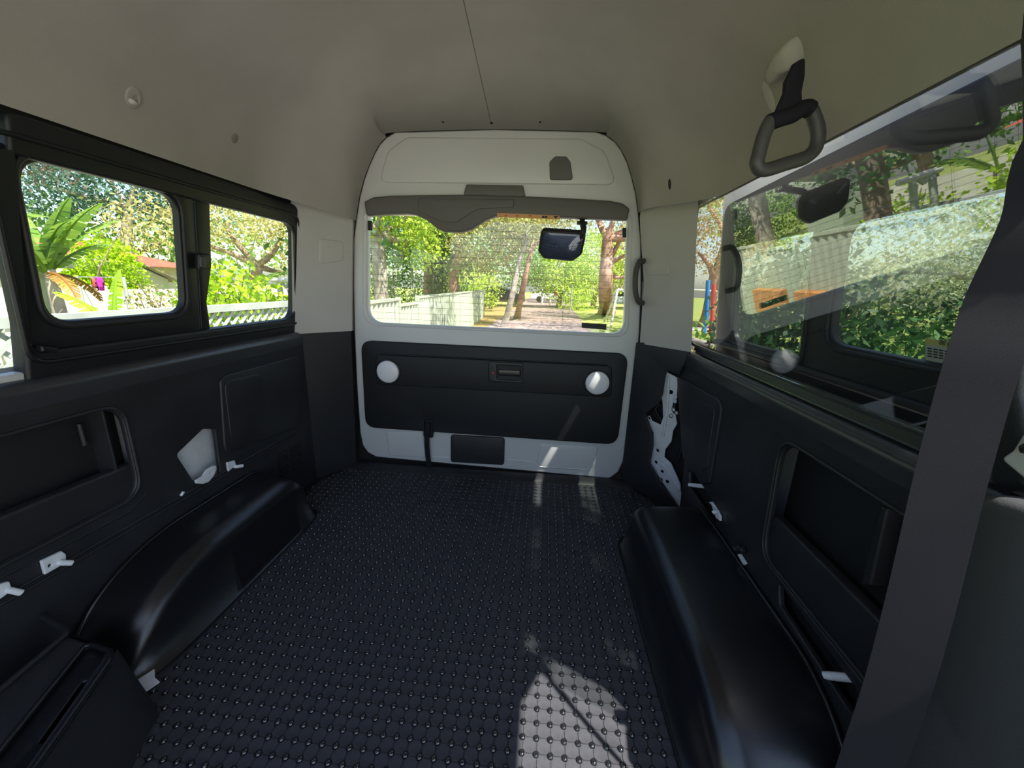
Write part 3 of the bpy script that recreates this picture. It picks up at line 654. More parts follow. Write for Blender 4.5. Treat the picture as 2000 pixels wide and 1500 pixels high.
# ------------------------------------------------------------------ wheel arch covers
def arch(name, xin, xw, y0, y1, H, label, s, rf=0.10, rr_=0.07):
    e = empty(name, ((xin + xw) / 2, (y0 + y1) / 2, 0), label, 'wheel arch')
    rows = []; n = 40
    def ell(d, r, p=2.0): return 1.0 if d >= r else (1 - (1 - d / r) ** p) ** (1 / p)
    for i in range(n + 1):
        t = 0.5 - 0.5 * math.cos(math.pi * i / n); y = y0 + (y1 - y0) * t
        h = H * min(ell(y - y0, rf * 2.2), ell(y1 - y, rr_ * 2.0)) + 0.004
        pin = 1 - 0.14 * (1 - ell(y - y0, rf)) - 0.30 * (1 - ell(y1 - y, rr_ * 1.6))
        xi = xw + (xin - xw) * pin
        r = min(0.055, h * 0.7); row = [(xi - s * 0.012, y, 0.001), (xi - s * 0.010, y, 0.006), (xi, y, 0.008)]
        tx = xi + s * 0.022
        for k in range(9):
            a = math.pi / 2 * k / 8
            row.append((tx + s * r * (1 - math.cos(a)), y, h - r + r * math.sin(a)))
        for k in range(1, 6): row.append((tx + s * r + (xw - tx - s * r) * k / 5, y, h + 0.012 * (k / 5)))
        rows.append(row)
    loft('cover', rows, ARCH, e, 70)
    tube('lip', [(r[-1][0] - s * 0.002, r[-1][1], r[-1][2] + 0.002) for r in rows], 0.005, ARCH, e, 8)
    tube('lip', [(r[0][0], r[0][1], 0.004) for r in rows], 0.004, ARCH, e, 6)
    return e
aL = arch('wheel_arch_cover', -0.868, -1.042, 0.603, 1.325, 0.205, 'glossy black moulded wheel arch cover along the left wall', -1, 0.14, 0.07)
aR = arch('wheel_arch_cover', 0.325, 0.573, 0.50, 1.330, 0.178, 'glossy black moulded wheel arch cover along the right wall', 1, 0.10, 0.05)

# ------------------------------------------------------------------ storage box in the left foreground
e = empty('storage_box', (-0.92, 0.35, 0), 'black open plastic box with a long slot in its top, lower left corner', 'box')
topo = [(-0.812, 0.532), (-0.63, 0.14), (-0.85, 0.10), (-0.90, 0.33), (-0.945, 0.555)]
TB = Fr((0, 0, 0.20), (1, 0, 0), (0, 1, 0), (0, 0, 1))
sl_ = [TB.px(*p) for p in ((168, 1316), (196, 1318), (190, 1336), (66, 1500), (20, 1560), (-20, 1545))]
sl_i = [TB.px(*p) for p in ((160, 1324), (178, 1325), (94, 1445), (72, 1446))]
rim_ = [TB.px(*p) for p in ((165, 1263), (180, 1260), (212, 1272), (214, 1290), (-60, 1680), (-140, 1640))]
plate('box_top', TB, rnd(topo, [0.03, 0.03, 0.01, 0.0, 0.02]), BLK, 0.02, [rnd(rim_, 0.012)], 0.006, e)
plate('slot_plate', TB, rnd([(cx + (u - cx) * 1.0, v) for cx in [0] for u, v in rim_], 0.012), ARCH, 0.006, [rnd(sl_i, 0.008)], 0.002, e, w=-0.006)
tube('slot_rim', [TB.P(u, v, 0.001) for u, v in rnd(rim_, 0.014)], 0.0045, ARCH, e, 8, True)
side = [(-0.812, 0.532), (-0.63, 0.14)]; base = [(-0.772, 0.530), (-0.575, 0.14)]
loft('box_side', [[(-0.945, 0.560, zt) if i == 0 else None for i in range(1)] + [((a[0] * t + b[0] * (1 - t)), (a[1] * t + b[1] * (1 - t)), 0.19 * t) for a, b in (((-0.835, 0.553), (-0.80, 0.572)), ((-0.818, 0.545), (-0.778, 0.556)), ((-0.808, 0.522), (-0.768, 0.522)), ((-0.63, 0.14), (-0.575, 0.14)))] for t, zt in ((0, 0.0), (0.5, 0.095), (1.0, 0.195))], BLK, e, 60)
loft('box_inner', [[(-0.945, 0.555, z), (-0.90, 0.33, z), (-0.85, 0.10, z)] for z in (0.02, 0.195)], DRK, e)
loft('box_back', [[(-1.040, 0.590, z), (-0.945, 0.56, z)] for z in (0.0, 0.195)], BLK, e)
tube('box_rim', [(-1.045, 0.590, 0.197), (-0.950, 0.562, 0.202), (-0.936, 0.55, 0.203), (-0.90, 0.33, 0.203), (-0.85, 0.10, 0.203)], 0.006, BLK, e, 8)
mk('box_bottom', [(-1.048, 0.59, 0.02), (-0.8, 0.55, 0.02), (-0.6, 0.14, 0.02), (-1.048, 0.10, 0.02)], [(0, 1, 2, 3)], DRK, e)
plate('slot_floor', TB, rim_, DRK, 0.002, (), 0, e, w=-0.05)

# white tape tab at the foot of the left arch
e = empty('tape_tab', onz(280, 1340, 0.012), 'torn white tape tab stuck at the front foot of the left wheel arch', 'tape')
q = [onz(247, 1343, 0.004), onz(269, 1363, 0.004), onz(312, 1333, 0.008), onz(303, 1325, 0.012), onz(302, 1308, 0.022)]
q2 = [np.array(p) + np.array([0, 0, 0.0025]) for p in q]
mk('tape', q + q2, [(0, 1, 2, 3, 4)[::-1], (5, 6, 7, 8, 9)] + [(i, (i + 1) % 5, (i + 1) % 5 + 5, i + 5) for i in range(5)], WMET, e, recalc=True)

# seat anchor brackets
def bracket(fr, pl, pin, label, deep=0.0, hole=None, group='white seat anchor brackets', pinr=0.006):
    P = fr.pl(pl); c = np.mean(np.array(P), axis=0)
    e = empty('anchor_bracket', fr.P(c[0], c[1], deep), label, 'bracket', group)
    hs = [circ(*fr.px(*hole), 0.004, 8)] if hole else []
    plate('bracket_plate', fr, rnd(P, 0.002, 3), WMET, 0.006, hs, 0.0015, e, w=0.008 + deep)
    if pin: tube('bolt', [fr.P(*fr.px(*pin[0]), 0.002 + deep), fr.P(*fr.px(*pin[0]), 0.014 + deep), fr.P(*fr.px(*pin[1]), 0.018 + deep)], pinr, WMET, e, 10)
    return e
bracket(LL, [(378, 938), (392, 930), (400, 917), (412, 910), (418, 909), (419, 916), (414, 929), (404, 941), (392, 945), (380, 944)], None, 'curled white bracket at the bottom of the opening in the left panel', hole=(407, 924))
bracket(LL, [(440, 903), (455, 899), (457, 908), (442, 921)], ((455, 911), (464, 909)), 'white bracket with pin under the left access cover, beside the opening')
bracket(LL, [(75, 1095), (115, 1076), (123, 1082), (124, 1098), (82, 1122)], ((110, 1098), (126, 1098)), 'large white bracket with bolt low on the left wall by the pocket', hole=(92, 1104))
bracket(LL, [(-14, 1142), (12, 1135), (18, 1152), (-10, 1172)], ((10, 1152), (26, 1156)), 'white bracket with bolt at the left edge of the view above the box')
tag(tube('plastic_clip', [LL.P(*LL.px(352, 968), 0.002), LL.P(*LL.px(355, 960), 0.006)], 0.004, WMET, None, 8), 'tiny white clip on the left wall below the opening', 'clip')
bracket(RR, [(1388, 981), (1394, 980), (1404, 995), (1411, 1008), (1411, 1018), (1403, 1012), (1398, 1000), (1394, 986)], ((1405, 1000), (1404, 1002)), 'white hooked bracket by the slot behind the right wheel arch', hole=None)
e = bracket(RR, [(1445, 1083), (1450, 1082), (1462, 1101), (1457, 1104)], None, 'white sliver bracket under the black bolts, right wall', hole=None)
for a in ((1443, 1072), (1450, 1070), (1456, 1074)): dome('bolt', RR.P(*RR.px(*a), 0.004), (-1, 0, 0), (0, 0, 1), 0.008, 0.014, SEAL, e, 10, 4)
def pinpart(a, b, label, r=0.0075):
    e = empty('seat_pin', np.array(a), label, 'pin', 'white pins in the right wall slots')
    a, b = np.array(a), np.array(b); d = (b - a); tube('shaft', [a, a + d * 0.7], r, WMET, e, 12); tube('tip', [a + d * 0.7, a + d * 0.75, b], [r * 0.8, r, r * 0.85], WMET, e, 12)
pinpart(RR.P(*RR.px(1362, 949), -0.028), RR.P(*RR.px(1349, 947), 0.006), 'small white pin in the short slot of the right wall')
pinpart(RR.P(*RR.px(1652, 1323), -0.02), RR.P(*RR.px(1622, 1320), 0.012), 'white pin in the long slot near the right front')
tag(dome('screw_head', RR.P(*RR.px(1326, 993), 0.0), (-1, 0, 0), (0, 0, 1), 0.006, 0.006, WMET, None, 10, 3), 'white screw head at the foot of the open right corner', 'screw')
tag(dome('screw_head', onz(1583, 1447, 0.02), (-0.5, 0, 0.8), (0, 1, 0), 0.007, 0.006, STEEL, None, 10, 3), 'steel screw head at the front foot of the right wheel arch', 'screw')

# ------------------------------------------------------------------ right fixed glass, pillar, belt
yF = 0.43
w3 = plate('window_3', RG, rnd([(yF, 0.010), (RG.px(1345, 600)[0], 0.010), (RG.px(1345, 600)[0] + 0.003, 0.528), (yF, 0.528)], [0.02, 0.07, 0.04, 0.02]), TINT, 0.004); tag(w3, kind='structure')
gy = RG.px(1345, 600)[0]; tube('glass_seal', [RG.P(u, v, 0.003) for u, v in [(yF, 0.006)] + rnd([(yF, 0.006), (gy + 0.002, 0.006), (gy + 0.004, 0.50), (yF, 0.50)], [0, 0.07, 0, 0])[1:-1]], 0.005, SEAL, w3, 8)
RP = Fr((0.575, 0, 0.70), (0, 1, 0), (-0.10, 0, 1), (-1, 0, -0.10))
dp = plate('trim_4', RP, rnd(RP.pl([(1975, -60), (1984, 165), (1987, 400), (1984, 520), (1935, 800), (1925, 960), (2010, 960), (1998, 800), (1990, 770), (1996, 700), (2022, 500), (2080, -60)]), 0.01, 3), BLK, 0.04, (), 0.01); tag(dp, kind='structure')
RL = Fr((0.53, 0, 0), (0, 1, 0), (0, 0, 1), (-1, 0, 0))
plate('lower_pillar_trim', RL, rnd(RL.pl([(1796, 985), (1935, 965), (2090, 1010), (2090, 1800), (1640, 1560), (1776, 1310), (1796, 1292), (1776, 1278)]), [0.02, 0.02, 0.02, 0.0, 0.0, 0.004, 0.004, 0.004]), CHAR, 0.05, (), 0.018, dp)
tube('trim_tab', [RL.P(*RL.px(1788, 1280), 0.005), RL.P(*RL.px(1806, 1302), 0.005)], 0.006, BLK, dp, 8)
plate('belt_guide', RL, rnd(RL.pl([(1945, 868), (1998, 838), (1998, 880), (1946, 884)]), 0.004), SEAL, 0.03, (), 0.006, dp, w=-0.02)
RWf = Fr((0.56, 0, 0), (0, 1, 0), (0, 0, 1), (-1, 0, 0))
tag(plate('trim_5', RWf, rnd(RWf.pl([(1951, 896), (1975, 880), (2003, 836), (2050, 800), (2050, 970), (1998, 935)]), 0.006), WHT, 0.02, (), 0.004), kind='structure')
plate('floor_trim', Fr((0.545, 0, 0), (0, 1, 0), (0, 0, 1), (-1, 0, 0)), rnd([(-0.3, -0.02), (0.49, -0.02), (0.48, 0.10), (0.42, 0.14), (-0.3, 0.14)], 0.02), BLK, 0.05, (), 0.015, dp)
e = empty('seat_belt', onz(1650, 1600, 0.0) * 0 + np.array([0.46, 0.45, 0.0]), 'wide dark seat belt hanging diagonally in front of the right side window', 'seat belt')
bp_ = [np.array([0.492, 0.33, 1.345]), np.array([0.512, 0.345, 1.22]), onx(2110, 230, 0.52), onx(2035, 430, 0.50), onx(1962, 580, 0.49), onx(1920, 700, 0.48), onx(1890, 800, 0.475), onx(1848, 960, 0.468), onx(1795, 1180, 0.46), onx(1745, 1360, 0.455), onx(1696, 1500, 0.45), onx(1640, 1660, 0.445), onx(1560, 1900, 0.44)]
ribbon('webbing', spline(bp_, 6), (0.80, -0.60, 0.0), 0.056, 0.0018, WEB, e)

# ------------------------------------------------------------------ ceiling fittings
def on_ceiling_frame(p):
    n = ceil_normal(p); U = np.cross((0, 0, 1), n); U = U / np.linalg.norm(U); V = np.cross(n, U); return Fr(p, U, V, n)
# hanging assist strap
hp0 = ceil_hit(1543, 105); F0 = on_ceiling_frame(hp0)
e = empty('assist_strap', hp0, 'black assist strap with a grey loop grip hanging from the ceiling on the right', 'strap')
cp = [ceil_hit(*p) for p in ((1512, 128), (1530, 90), (1553, 70), (1566, 85), (1570, 118), (1550, 130), (1532, 150), (1518, 155))]
cc = np.mean(np.array(cp), axis=0); rows = []
for t, h in ((1.0, 0.0), (0.97, 0.012), (0.85, 0.024), (0.6, 0.030), (0.3, 0.032), (0.02, 0.033)):
    loopp = spline(cp + cp[:1], 4); rows.append([cc + (p - cc) * t + F0.W * h for p in loopp])
loft('anchor_cap', rows, CAPC, e, 60)
YH = 0.70; HF = Fr((0, YH, 0), (1, 0.25, 0), (0, 0, 1), np.cross((1, 0.25, 0), (0, 0, 1)))
if HF.W[1] > 0: HF.W = -HF.W
h3 = lambda x, y, w=0.0: HF.P(*HF.px(x, y), w)
plate('webbing', HF, rnd(HF.pl([(1550, 124), (1570, 112), (1569, 150), (1563, 180), (1564, 204), (1577, 210), (1562, 224), (1532, 238), (1504, 252), (1498, 242), (1511, 228), (1521, 205), (1531, 182), (1533, 160), (1543, 140)]), 0.006, 3), WEB, 0.008, (), 0.002, e, w=0.004)
ring = [h3(1502, 240), h3(1490, 270), h3(1481, 305), h3(1478, 318), h3(1484, 330), h3(1500, 331), h3(1535, 320), h3(1565, 311), h3(1580, 303), h3(1593, 288), h3(1598, 262), h3(1592, 235), h3(1583, 215), h3(1575, 211), h3(1562, 215), h3(1548, 224), h3(1525, 231)]
tube('loop_grip', spline(ring + ring[:1], 4)[:-1], 0.0118, DGRY, e, 12, True)
tube('grip_sleeve', spline(ring[12:] + ring[:1], 4), 0.0135, WEB, e, 12)
dome('blank_cap', ceil_hit(1503, 188), ceil_normal(ceil_hit(1503, 188)), (0, 0, 1), 0.036, 0.006, CAPC, e, 20, 4, 0.013)
# coat hook on the left slope
cp = ceil_hit(259, 190); e = empty('coat_hook', cp, 'small round coat hook on an oval plate, ceiling slope at the left', 'hook'); Fh = on_ceiling_frame(cp)
plate('hook_plate', Fh, circ(0, 0, 0.017, 24, 0.024), HEAD, 0.006, [circ(*Fh.px(262, 195), 0.0075, 16, 0.011)], 0.002, e, w=0.004)
plate('hook_hole', Fh, circ(*Fh.px(262, 195), 0.008, 16, 0.012), DRK, 0.001, (), 0, e, w=-0.0006)
dome('knob', Fh.P(*Fh.px(255, 197), 0.001), Fh.W, Fh.V, 0.0070, 0.012, GRYT, e, 14, 5, 0.009)
def cdot(px, r, ry, m, name, label, cat, h=0.003):
    p = ceil_hit(*px); n = ceil_normal(p); tag(dome(name, p + n * 0.0005, n, (0, 0, 1) if abs(n[2]) < 0.9 else (0, 1, 0), r, h, m, None, 16, 3, ry), label, cat)
FADE = mat('faded_plug', (0.19, 0.17, 0.15), 0.9)
cdot((458, 270), 0.014, 0.011, FADE, 'ceiling_plug', 'faint round plug in the headliner above the left window', 'plug')
cdot((1308, 360), 0.018, 0.006, DRK, 'slot_hole', 'small black slot in the headliner above the right pillar', 'hole', 0.001)
cdot((865, 238), 0.007, 0.004, DRK, 'headliner_clip', 'small dark clip at the rear edge of the headliner, left of the seam', 'clip')
cdot((960, 240), 0.008, 0.006, DRK, 'headliner_clip', 'small dark clip at the rear end of the ceiling seam', 'clip')
cdot((1055, 238), 0.007, 0.004, DRK, 'headliner_clip', 'small dark clip at the rear edge of the headliner, right of the seam', 'clip')
sm = [ceil_hit(905 + 55 * t, 0 + 245 * t) - np.array([0, 0, 0.0002]) for t in np.linspace(-0.15, 0.98, 18)]
tube('ceiling_seam', sm, 0.0016, mat('seam_thread', (0.16, 0.15, 0.13), 0.9), ceil, 6)

# ------------------------------------------------------------------ sliding door, open, outside the right glass (door_2)
rd = RD.px
yr = rd(1402, 560)[0]; vt = 0.70
fp = [rd(1637, 600)[0], rd(1890, 600)[0]]; rp_ = [rd(1576, 650)[0], rd(1436, 650)[0]]
zb = 0.5 * (rd(1500, 682)[1] + rd(1750, 697)[1])
paneR = rnd(rect(rp_[0], rd(1560, 697)[1], rp_[1], 0.385), [0.012, 0.05, 0.05, 0.012])
paneF = rnd(rect(0.52, rd(1750, 694)[1], fp[0], 0.385), [0.05, 0.05, 0.05, 0.05])
d2 = plate('door_2', RD, rnd([(0.42, -0.95), (yr, -0.95), (yr, vt), (0.42, vt)], [0.05, 0.05, 0.08, 0.05]), WHT, 0.03, [rect(0.47, -0.06, yr - 0.045, 0.46)], 0.008, w=0.0); tag(d2, kind='structure')
plate('door_trim', RD, rnd([(0.44, -0.70), (yr - 0.038, -0.70), (yr - 0.038, 0.545), (0.44, 0.57)], 0.06), FRM, 0.02, [paneR, paneF], 0.006, d2, w=0.012)
for nm, pn in (('rear_pane', paneR), ('front_pane', paneF)):
    us = [p[0] for p in pn]; vs = [p[1] for p in pn]
    tube('pane_seal', [RD.P(min(us) - 0.012 + (p[0] - min(us)) * (1 + 0.024 / (max(us) - min(us))), min(vs) - 0.012 + (p[1] - min(vs)) * (1 + 0.024 / (max(vs) - min(vs))), 0.012) for p in pn], 0.007, FRM, d2, 8, True)
    plate(nm, RD, rect(min(us) - 0.01, min(vs) - 0.01, max(us) + 0.01, max(vs) + 0.01), DOORG, 0.004, (), 0, d2, w=-0.012)
tube('door_rail', [RD.P(0.44, rd(1700, 760)[1], 0.014), RD.P(yr - 0.05, rd(1700, 760)[1], 0.014)], 0.012, FRM, d2, 8)
su = [rd(1796, 662), rd(1870, 672), rd(1866, 714), rd(1796, 702)]
SF = RD
stk = plate('warning_sticker', RD, [rd(1796, 661), rd(1905, 677), rd(1900, 727), rd(1796, 704)], STK_W, 0.001, (), 0, d2, w=-0.010)
plate('sticker_header', RD, [rd(1796, 661), rd(1905, 677), rd(1904, 690), rd(1796, 673)], STK_Y, 0.0008, (), 0, stk, w=-0.0095)
u_, v_ = rd(1862, 676); plate('sticker_triangle', RD, [(u_ - 0.008, v_ - 0.006), (u_ + 0.008, v_ - 0.006), (u_, v_ + 0.008)], INK, 0.0006, (), 0, stk, w=-0.0088)
for px_, ch in ((1830, '警'), (1846, '告')):
    u_, v_ = rd(px_, 668 + (px_ - 1830) * 0.2); text('sticker_glyph', ch, RD, u_, v_, 0.015, INK, stk, -0.0088, -1)
for r_i in range(4):
    for c_i in range(5):
        a = rd(1801 + c_i * 11, 680.5 + r_i * 5 + c_i * 1.9); b = rd(1809 + c_i * 11, 682 + r_i * 5 + c_i * 1.9)
        plate('sticker_text', RD, rect(min(a[0], b[0]), a[1] - 0.0012, max(a[0], b[0]), a[1] + 0.0012), INK, 0.0005, (), 0, stk, w=-0.0092)
cu = rd(1868, 702); plate('sticker_ring', RD, circ(*cu, 0.014, 24), INK, 0.0006, [circ(*cu, 0.0115, 24)], 0, stk, w=-0.0088)

# ------------------------------------------------------------------ outside: helpers
BARK = mat('grey_brown_bark', (0.30, 0.22, 0.16), 0.95, spec=0.1, col2=(0.16, 0.11, 0.08), vscale=6, bump=0.8, bscale=30)
BARKP = mat('pinkish_bark', (0.50, 0.30, 0.22), 0.9, spec=0.15, col2=(0.30, 0.17, 0.12), vscale=3, bump=0.6, bscale=20)
BARKG = mat('pale_bark', (0.45, 0.40, 0.34), 0.9, spec=0.1, col2=(0.25, 0.2, 0.17), vscale=5, bump=0.6, bscale=30)
LF_Y = leafmat('leaf_yellow_green', srgb(198, 216, 84), srgb(148, 182, 50))
LF_G = leafmat('leaf_mid_green', srgb(142, 176, 76), srgb(98, 140, 50))
LF_O = leafmat('leaf_olive', srgb(186, 180, 112), srgb(140, 140, 72))
LF_D = leafmat('leaf_dark_green', srgb(62, 100, 55), srgb(35, 62, 35))
LF_MD = leafmat('leaf_shaded_green', srgb(85, 130, 65), srgb(50, 88, 42))
LF_B = leafmat('leaf_blue_green', srgb(95, 130, 105), srgb(60, 92, 75))
LF_P = leafmat('leaf_pinkish_brown', srgb(215, 175, 145), srgb(175, 170, 105))
LF_W = leafmat('leaf_pale_twig', srgb(200, 200, 170), srgb(150, 165, 120))
LF_V = leafmat('leaf_vivid', srgb(178, 205, 30), srgb(140, 180, 20))
LF_BAN = leafmat('banana_leaf', srgb(150, 180, 80), srgb(110, 150, 60), 0.45)
LF_BR = leafmat('banana_leaf_dry', srgb(190, 140, 70), srgb(150, 110, 60), 0.3)
FEN = mat('pale_green_steel', (0.42, 0.47, 0.35), 0.55, spec=0.3, var=0.06, vscale=2)
LAT = mat('weathered_pale_timber', (0.40, 0.43, 0.38), 0.8, spec=0.2, var=0.2, vscale=8)
BRD = mat('grey_green_board', (0.30, 0.36, 0.30), 0.8, spec=0.2, var=0.15, vscale=6)
SLP = mat('orange_sleeper', (0.62, 0.28, 0.10), 0.85, spec=0.2, var=0.3, vscale=6)
ROOF = mat('red_tile', (0.55, 0.11, 0.07), 0.8, spec=0.2, var=0.2, vscale=6)
WALLW = mat('cream_wall', (0.62, 0.60, 0.53), 0.85, spec=0.2, var=0.06, vscale=1)
TILEG = mat('grey_brown_tile', (0.40, 0.33, 0.29), 0.85, spec=0.2, var=0.25, vscale=5)
GLS = mat('dark_window', (0.03, 0.035, 0.04), 0.1)

def foliage(name, blobs, n, size, m, parent, asp=0.55, cl=7, spread=0.30, solid=0.45):
    B = np.array(blobs, float); vol = B[:, 3] * B[:, 4] * B[:, 5]; nc = max(1, n // cl)
    idx = rng.choice(len(B), nc, p=vol / vol.sum())
    d = rng.normal(size=(nc, 3)); d /= np.linalg.norm(d, axis=1)[:, None]
    r = rng.random(nc) ** (1 / 3) * (1 - solid) + solid; r = np.minimum(r, 1)
    C = B[idx, :3] + d * r[:, None] * B[idx, 3:6]
    P = np.repeat(C, cl, 0) + rng.normal(size=(nc * cl, 3)) * spread * size * 4
    N = len(P)
    a = rng.normal(size=(N, 3)); a[:, 2] -= 0.5; a /= np.linalg.norm(a, axis=1)[:, None]
    b = rng.normal(size=(N, 3)); b -= a * np.sum(a * b, 1)[:, None]; b /= np.linalg.norm(b, axis=1)[:, None]
    c = np.cross(a, b); s = size * (0.6 + 0.8 * rng.random(N))[:, None]
    V = np.stack([P, P + a * s * 0.5 + b * s * asp * 0.5 + c * s * 0.08, P + a * s, P + a * s * 0.5 - b * s * asp * 0.5 + c * s * 0.08], 1).reshape(-1, 3)
    V[:, 2] = np.maximum(V[:, 2], GZ - 0.02)
    F = np.arange(N * 4).reshape(N, 4)
    o = mk(name, V, F, m, parent, angle=None); tag(o, kind='stuff'); return o

def branches(parent, start, ends, r0, m, name='branches'):
    V, F = [], []
    for e_ in ends:
        a = np.array(start[0] if isinstance(start[0], (list, tuple, np.ndarray)) else start, float); e2 = np.array(e_, float)
        mid = (a + e2) / 2 + rng.normal(size=3) * 0.10 * np.linalg.norm(e2 - a)
        pts = spline([a, mid, e2], 4); v, f = tube_vf(pts, list(np.linspace(r0, r0 * 0.3, len(pts))), 6)
        F += [tuple(i + len(V) for i in q) for q in f]; V += v
    return mk(name, V, F, m, parent, angle=60)

def tree(label, path, blobs, n, size, lm, bm=None, name='tree', group='trees behind the van', cat='tree', asp=0.5, spread=0.3, solid=0.45):
    bm = bm or BARK; P = [np.array(p[:3], float) for p in path]; e = empty(name, P[0], label, cat, group)
    pts = spline(P, 4); R = np.interp(np.linspace(0, 1, len(pts)), np.linspace(0, 1, len(path)), [p[3] for p in path])
    R[0] *= 1.35; tube('trunk', pts, list(R), bm, e, 10)
    branches(e, tuple(P[-1]), [np.array(b[:3]) + rng.normal(size=3) * 0.3 * b[3] for b in blobs], path[-1][3] * 0.8, bm)
    foliage('foliage', blobs, n, size, lm, e, asp, 7, spread, solid); return e

def shrub(label, blobs, n, size, lm, name='shrub', group='shrubs outside', asp=0.55, twigs=6, tm=None, spread=0.3, solid=0.3):
    b0 = blobs[0]; e = empty(name, (b0[0], b0[1], GZ), label, 'shrub', group)
    branches(e, (b0[0], b0[1], GZ - 0.05), [np.array(b[:3]) + rng.normal(size=3) * 0.6 * b[3] + np.array([0, 0, 0.2 * b[5]]) for b in blobs for _ in range(twigs)], 0.02, tm or BARK, 'stems')
    foliage('foliage', blobs, n, size, lm, e, asp, 5, spread, solid); return e

def banana(label, x, y, specs, m, stem_h=0.9, r=0.09, group='banana plants by the fence'):
    e = empty('banana_plant', (x, y, GZ), label, 'plant', group)
    tube('stem', [(x, y, GZ), (x + 0.02, y, GZ + stem_h * 0.5), (x, y + 0.02, GZ + stem_h)], [r, r * 0.8, r * 0.55], BARKG, e, 10)
    for az, el, L, wd, droop, dry in specs:
        a = math.radians(az); hx, hy = math.cos(a), math.sin(a); V = []; F = []; rib = []
        N = 16
        for k in range(N + 1):
            t = k / N; s = t * L; ang = math.radians(el) - droop * t ** 1.5
            if k == 0: p = np.array([x, y, GZ + stem_h - 0.05]); th = math.radians(el)
            else: p = p + np.array([hx * math.cos(ang), hy * math.cos(ang), math.sin(ang)]) * (L / N)
            rib.append(p.copy())
        side = np.array([-hy, hx, 0])
        for k in range(2, N):
            t = k / N; w0 = wd * math.sin(math.pi * min(1, t * 0.96 + 0.04)) ** 0.6; w1 = wd * math.sin(math.pi * min(1, (k + 1) / N * 0.96 + 0.04)) ** 0.6 if k < N - 1 else 0.01
            for sg in (-1, 1):
                tear = rng.random() * 0.16; fall = -0.25 - 0.3 * rng.random()
                A, B = rib[k], rib[k + 1]; B2 = A + (B - A) * (1 - 0.25 * rng.random())
                sl = (B - A) * 0.6
                q = [A, B2, B2 + side * sg * w1 + np.array([0, 0, fall * w1]) + sl, A + side * sg * w0 + np.array([0, 0, fall * w0]) + sl * (1 + tear)]
                b0 = len(V); V += q; F.append((b0, b0 + 1, b0 + 2, b0 + 3) if sg > 0 else (b0 + 3, b0 + 2, b0 + 1, b0))
        v, f = tube_vf(rib, list(np.linspace(0.022, 0.005, N + 1)), 6); F += [tuple(i + len(V) for i in q) for q in f]; V += v
        mk('leaf', V, F, LF_BR if dry else m, e, angle=30)
    return e

# ------------------------------------------------------------------ fences on the left
e = empty('lattice_fence', (-2.2, 1.6, GZ), 'grey green board fence with a lattice top strip, close outside the left windows', 'fence')
FX = -2.2
for i, y in enumerate(np.arange(-0.9, 3.6, 0.112)):
    if i == 0:
        bd = mk('board', *box_v(FX - 0.010, y, GZ, FX + 0.010, y + 0.106, 0.40), BRD, e, origin=(FX, y, GZ))
    else:
        o = bd.copy(); COL.objects.link(o); o.parent = e; o.location = np.array([FX + 0.004 * (i % 2), y, GZ]) - LOC[e.name]
for nm, za, zb_ in (('rail', 0.395, 0.435), ('rail', 0.685, 0.730)): box(nm, FX - 0.02, -0.9, za, FX + 0.03, 3.62, zb_, LAT, e)
for y in (-0.9, 0.75, 2.2, 3.58): box('post', FX - 0.045, y, GZ, FX + 0.0, y + 0.08, 0.72, LAT, e)
sl0 = {}
for sgn in (1, -1):
    for i, y in enumerate(np.arange(-0.7, 3.55, 0.075)):
        dy = 0.13; a = (FX + 0.006 * sgn, y - sgn * dy, 0.43); b = (FX + 0.006 * sgn, y + sgn * dy, 0.69)
        if sgn not in sl0:
            V = []
            for p in (a, b):
                for ox in (-0.004, 0.004):
                    for oy in (-0.013, 0.013): V.append((p[0] + ox, p[1] + oy, p[2]))
            sl0[sgn] = mk('lattice_slat', V, [(0, 1, 3, 2), (4, 6, 7, 5), (0, 4, 5, 1), (2, 3, 7, 6), (0, 2, 6, 4), (1, 5, 7, 3)], LAT, e, origin=(FX, y, 0.42), recalc=True)
        else:
            o = sl0[sgn].copy(); COL.objects.link(o); o.parent = e; o.location = np.array([FX, y, 0.42]) - LOC[e.name]

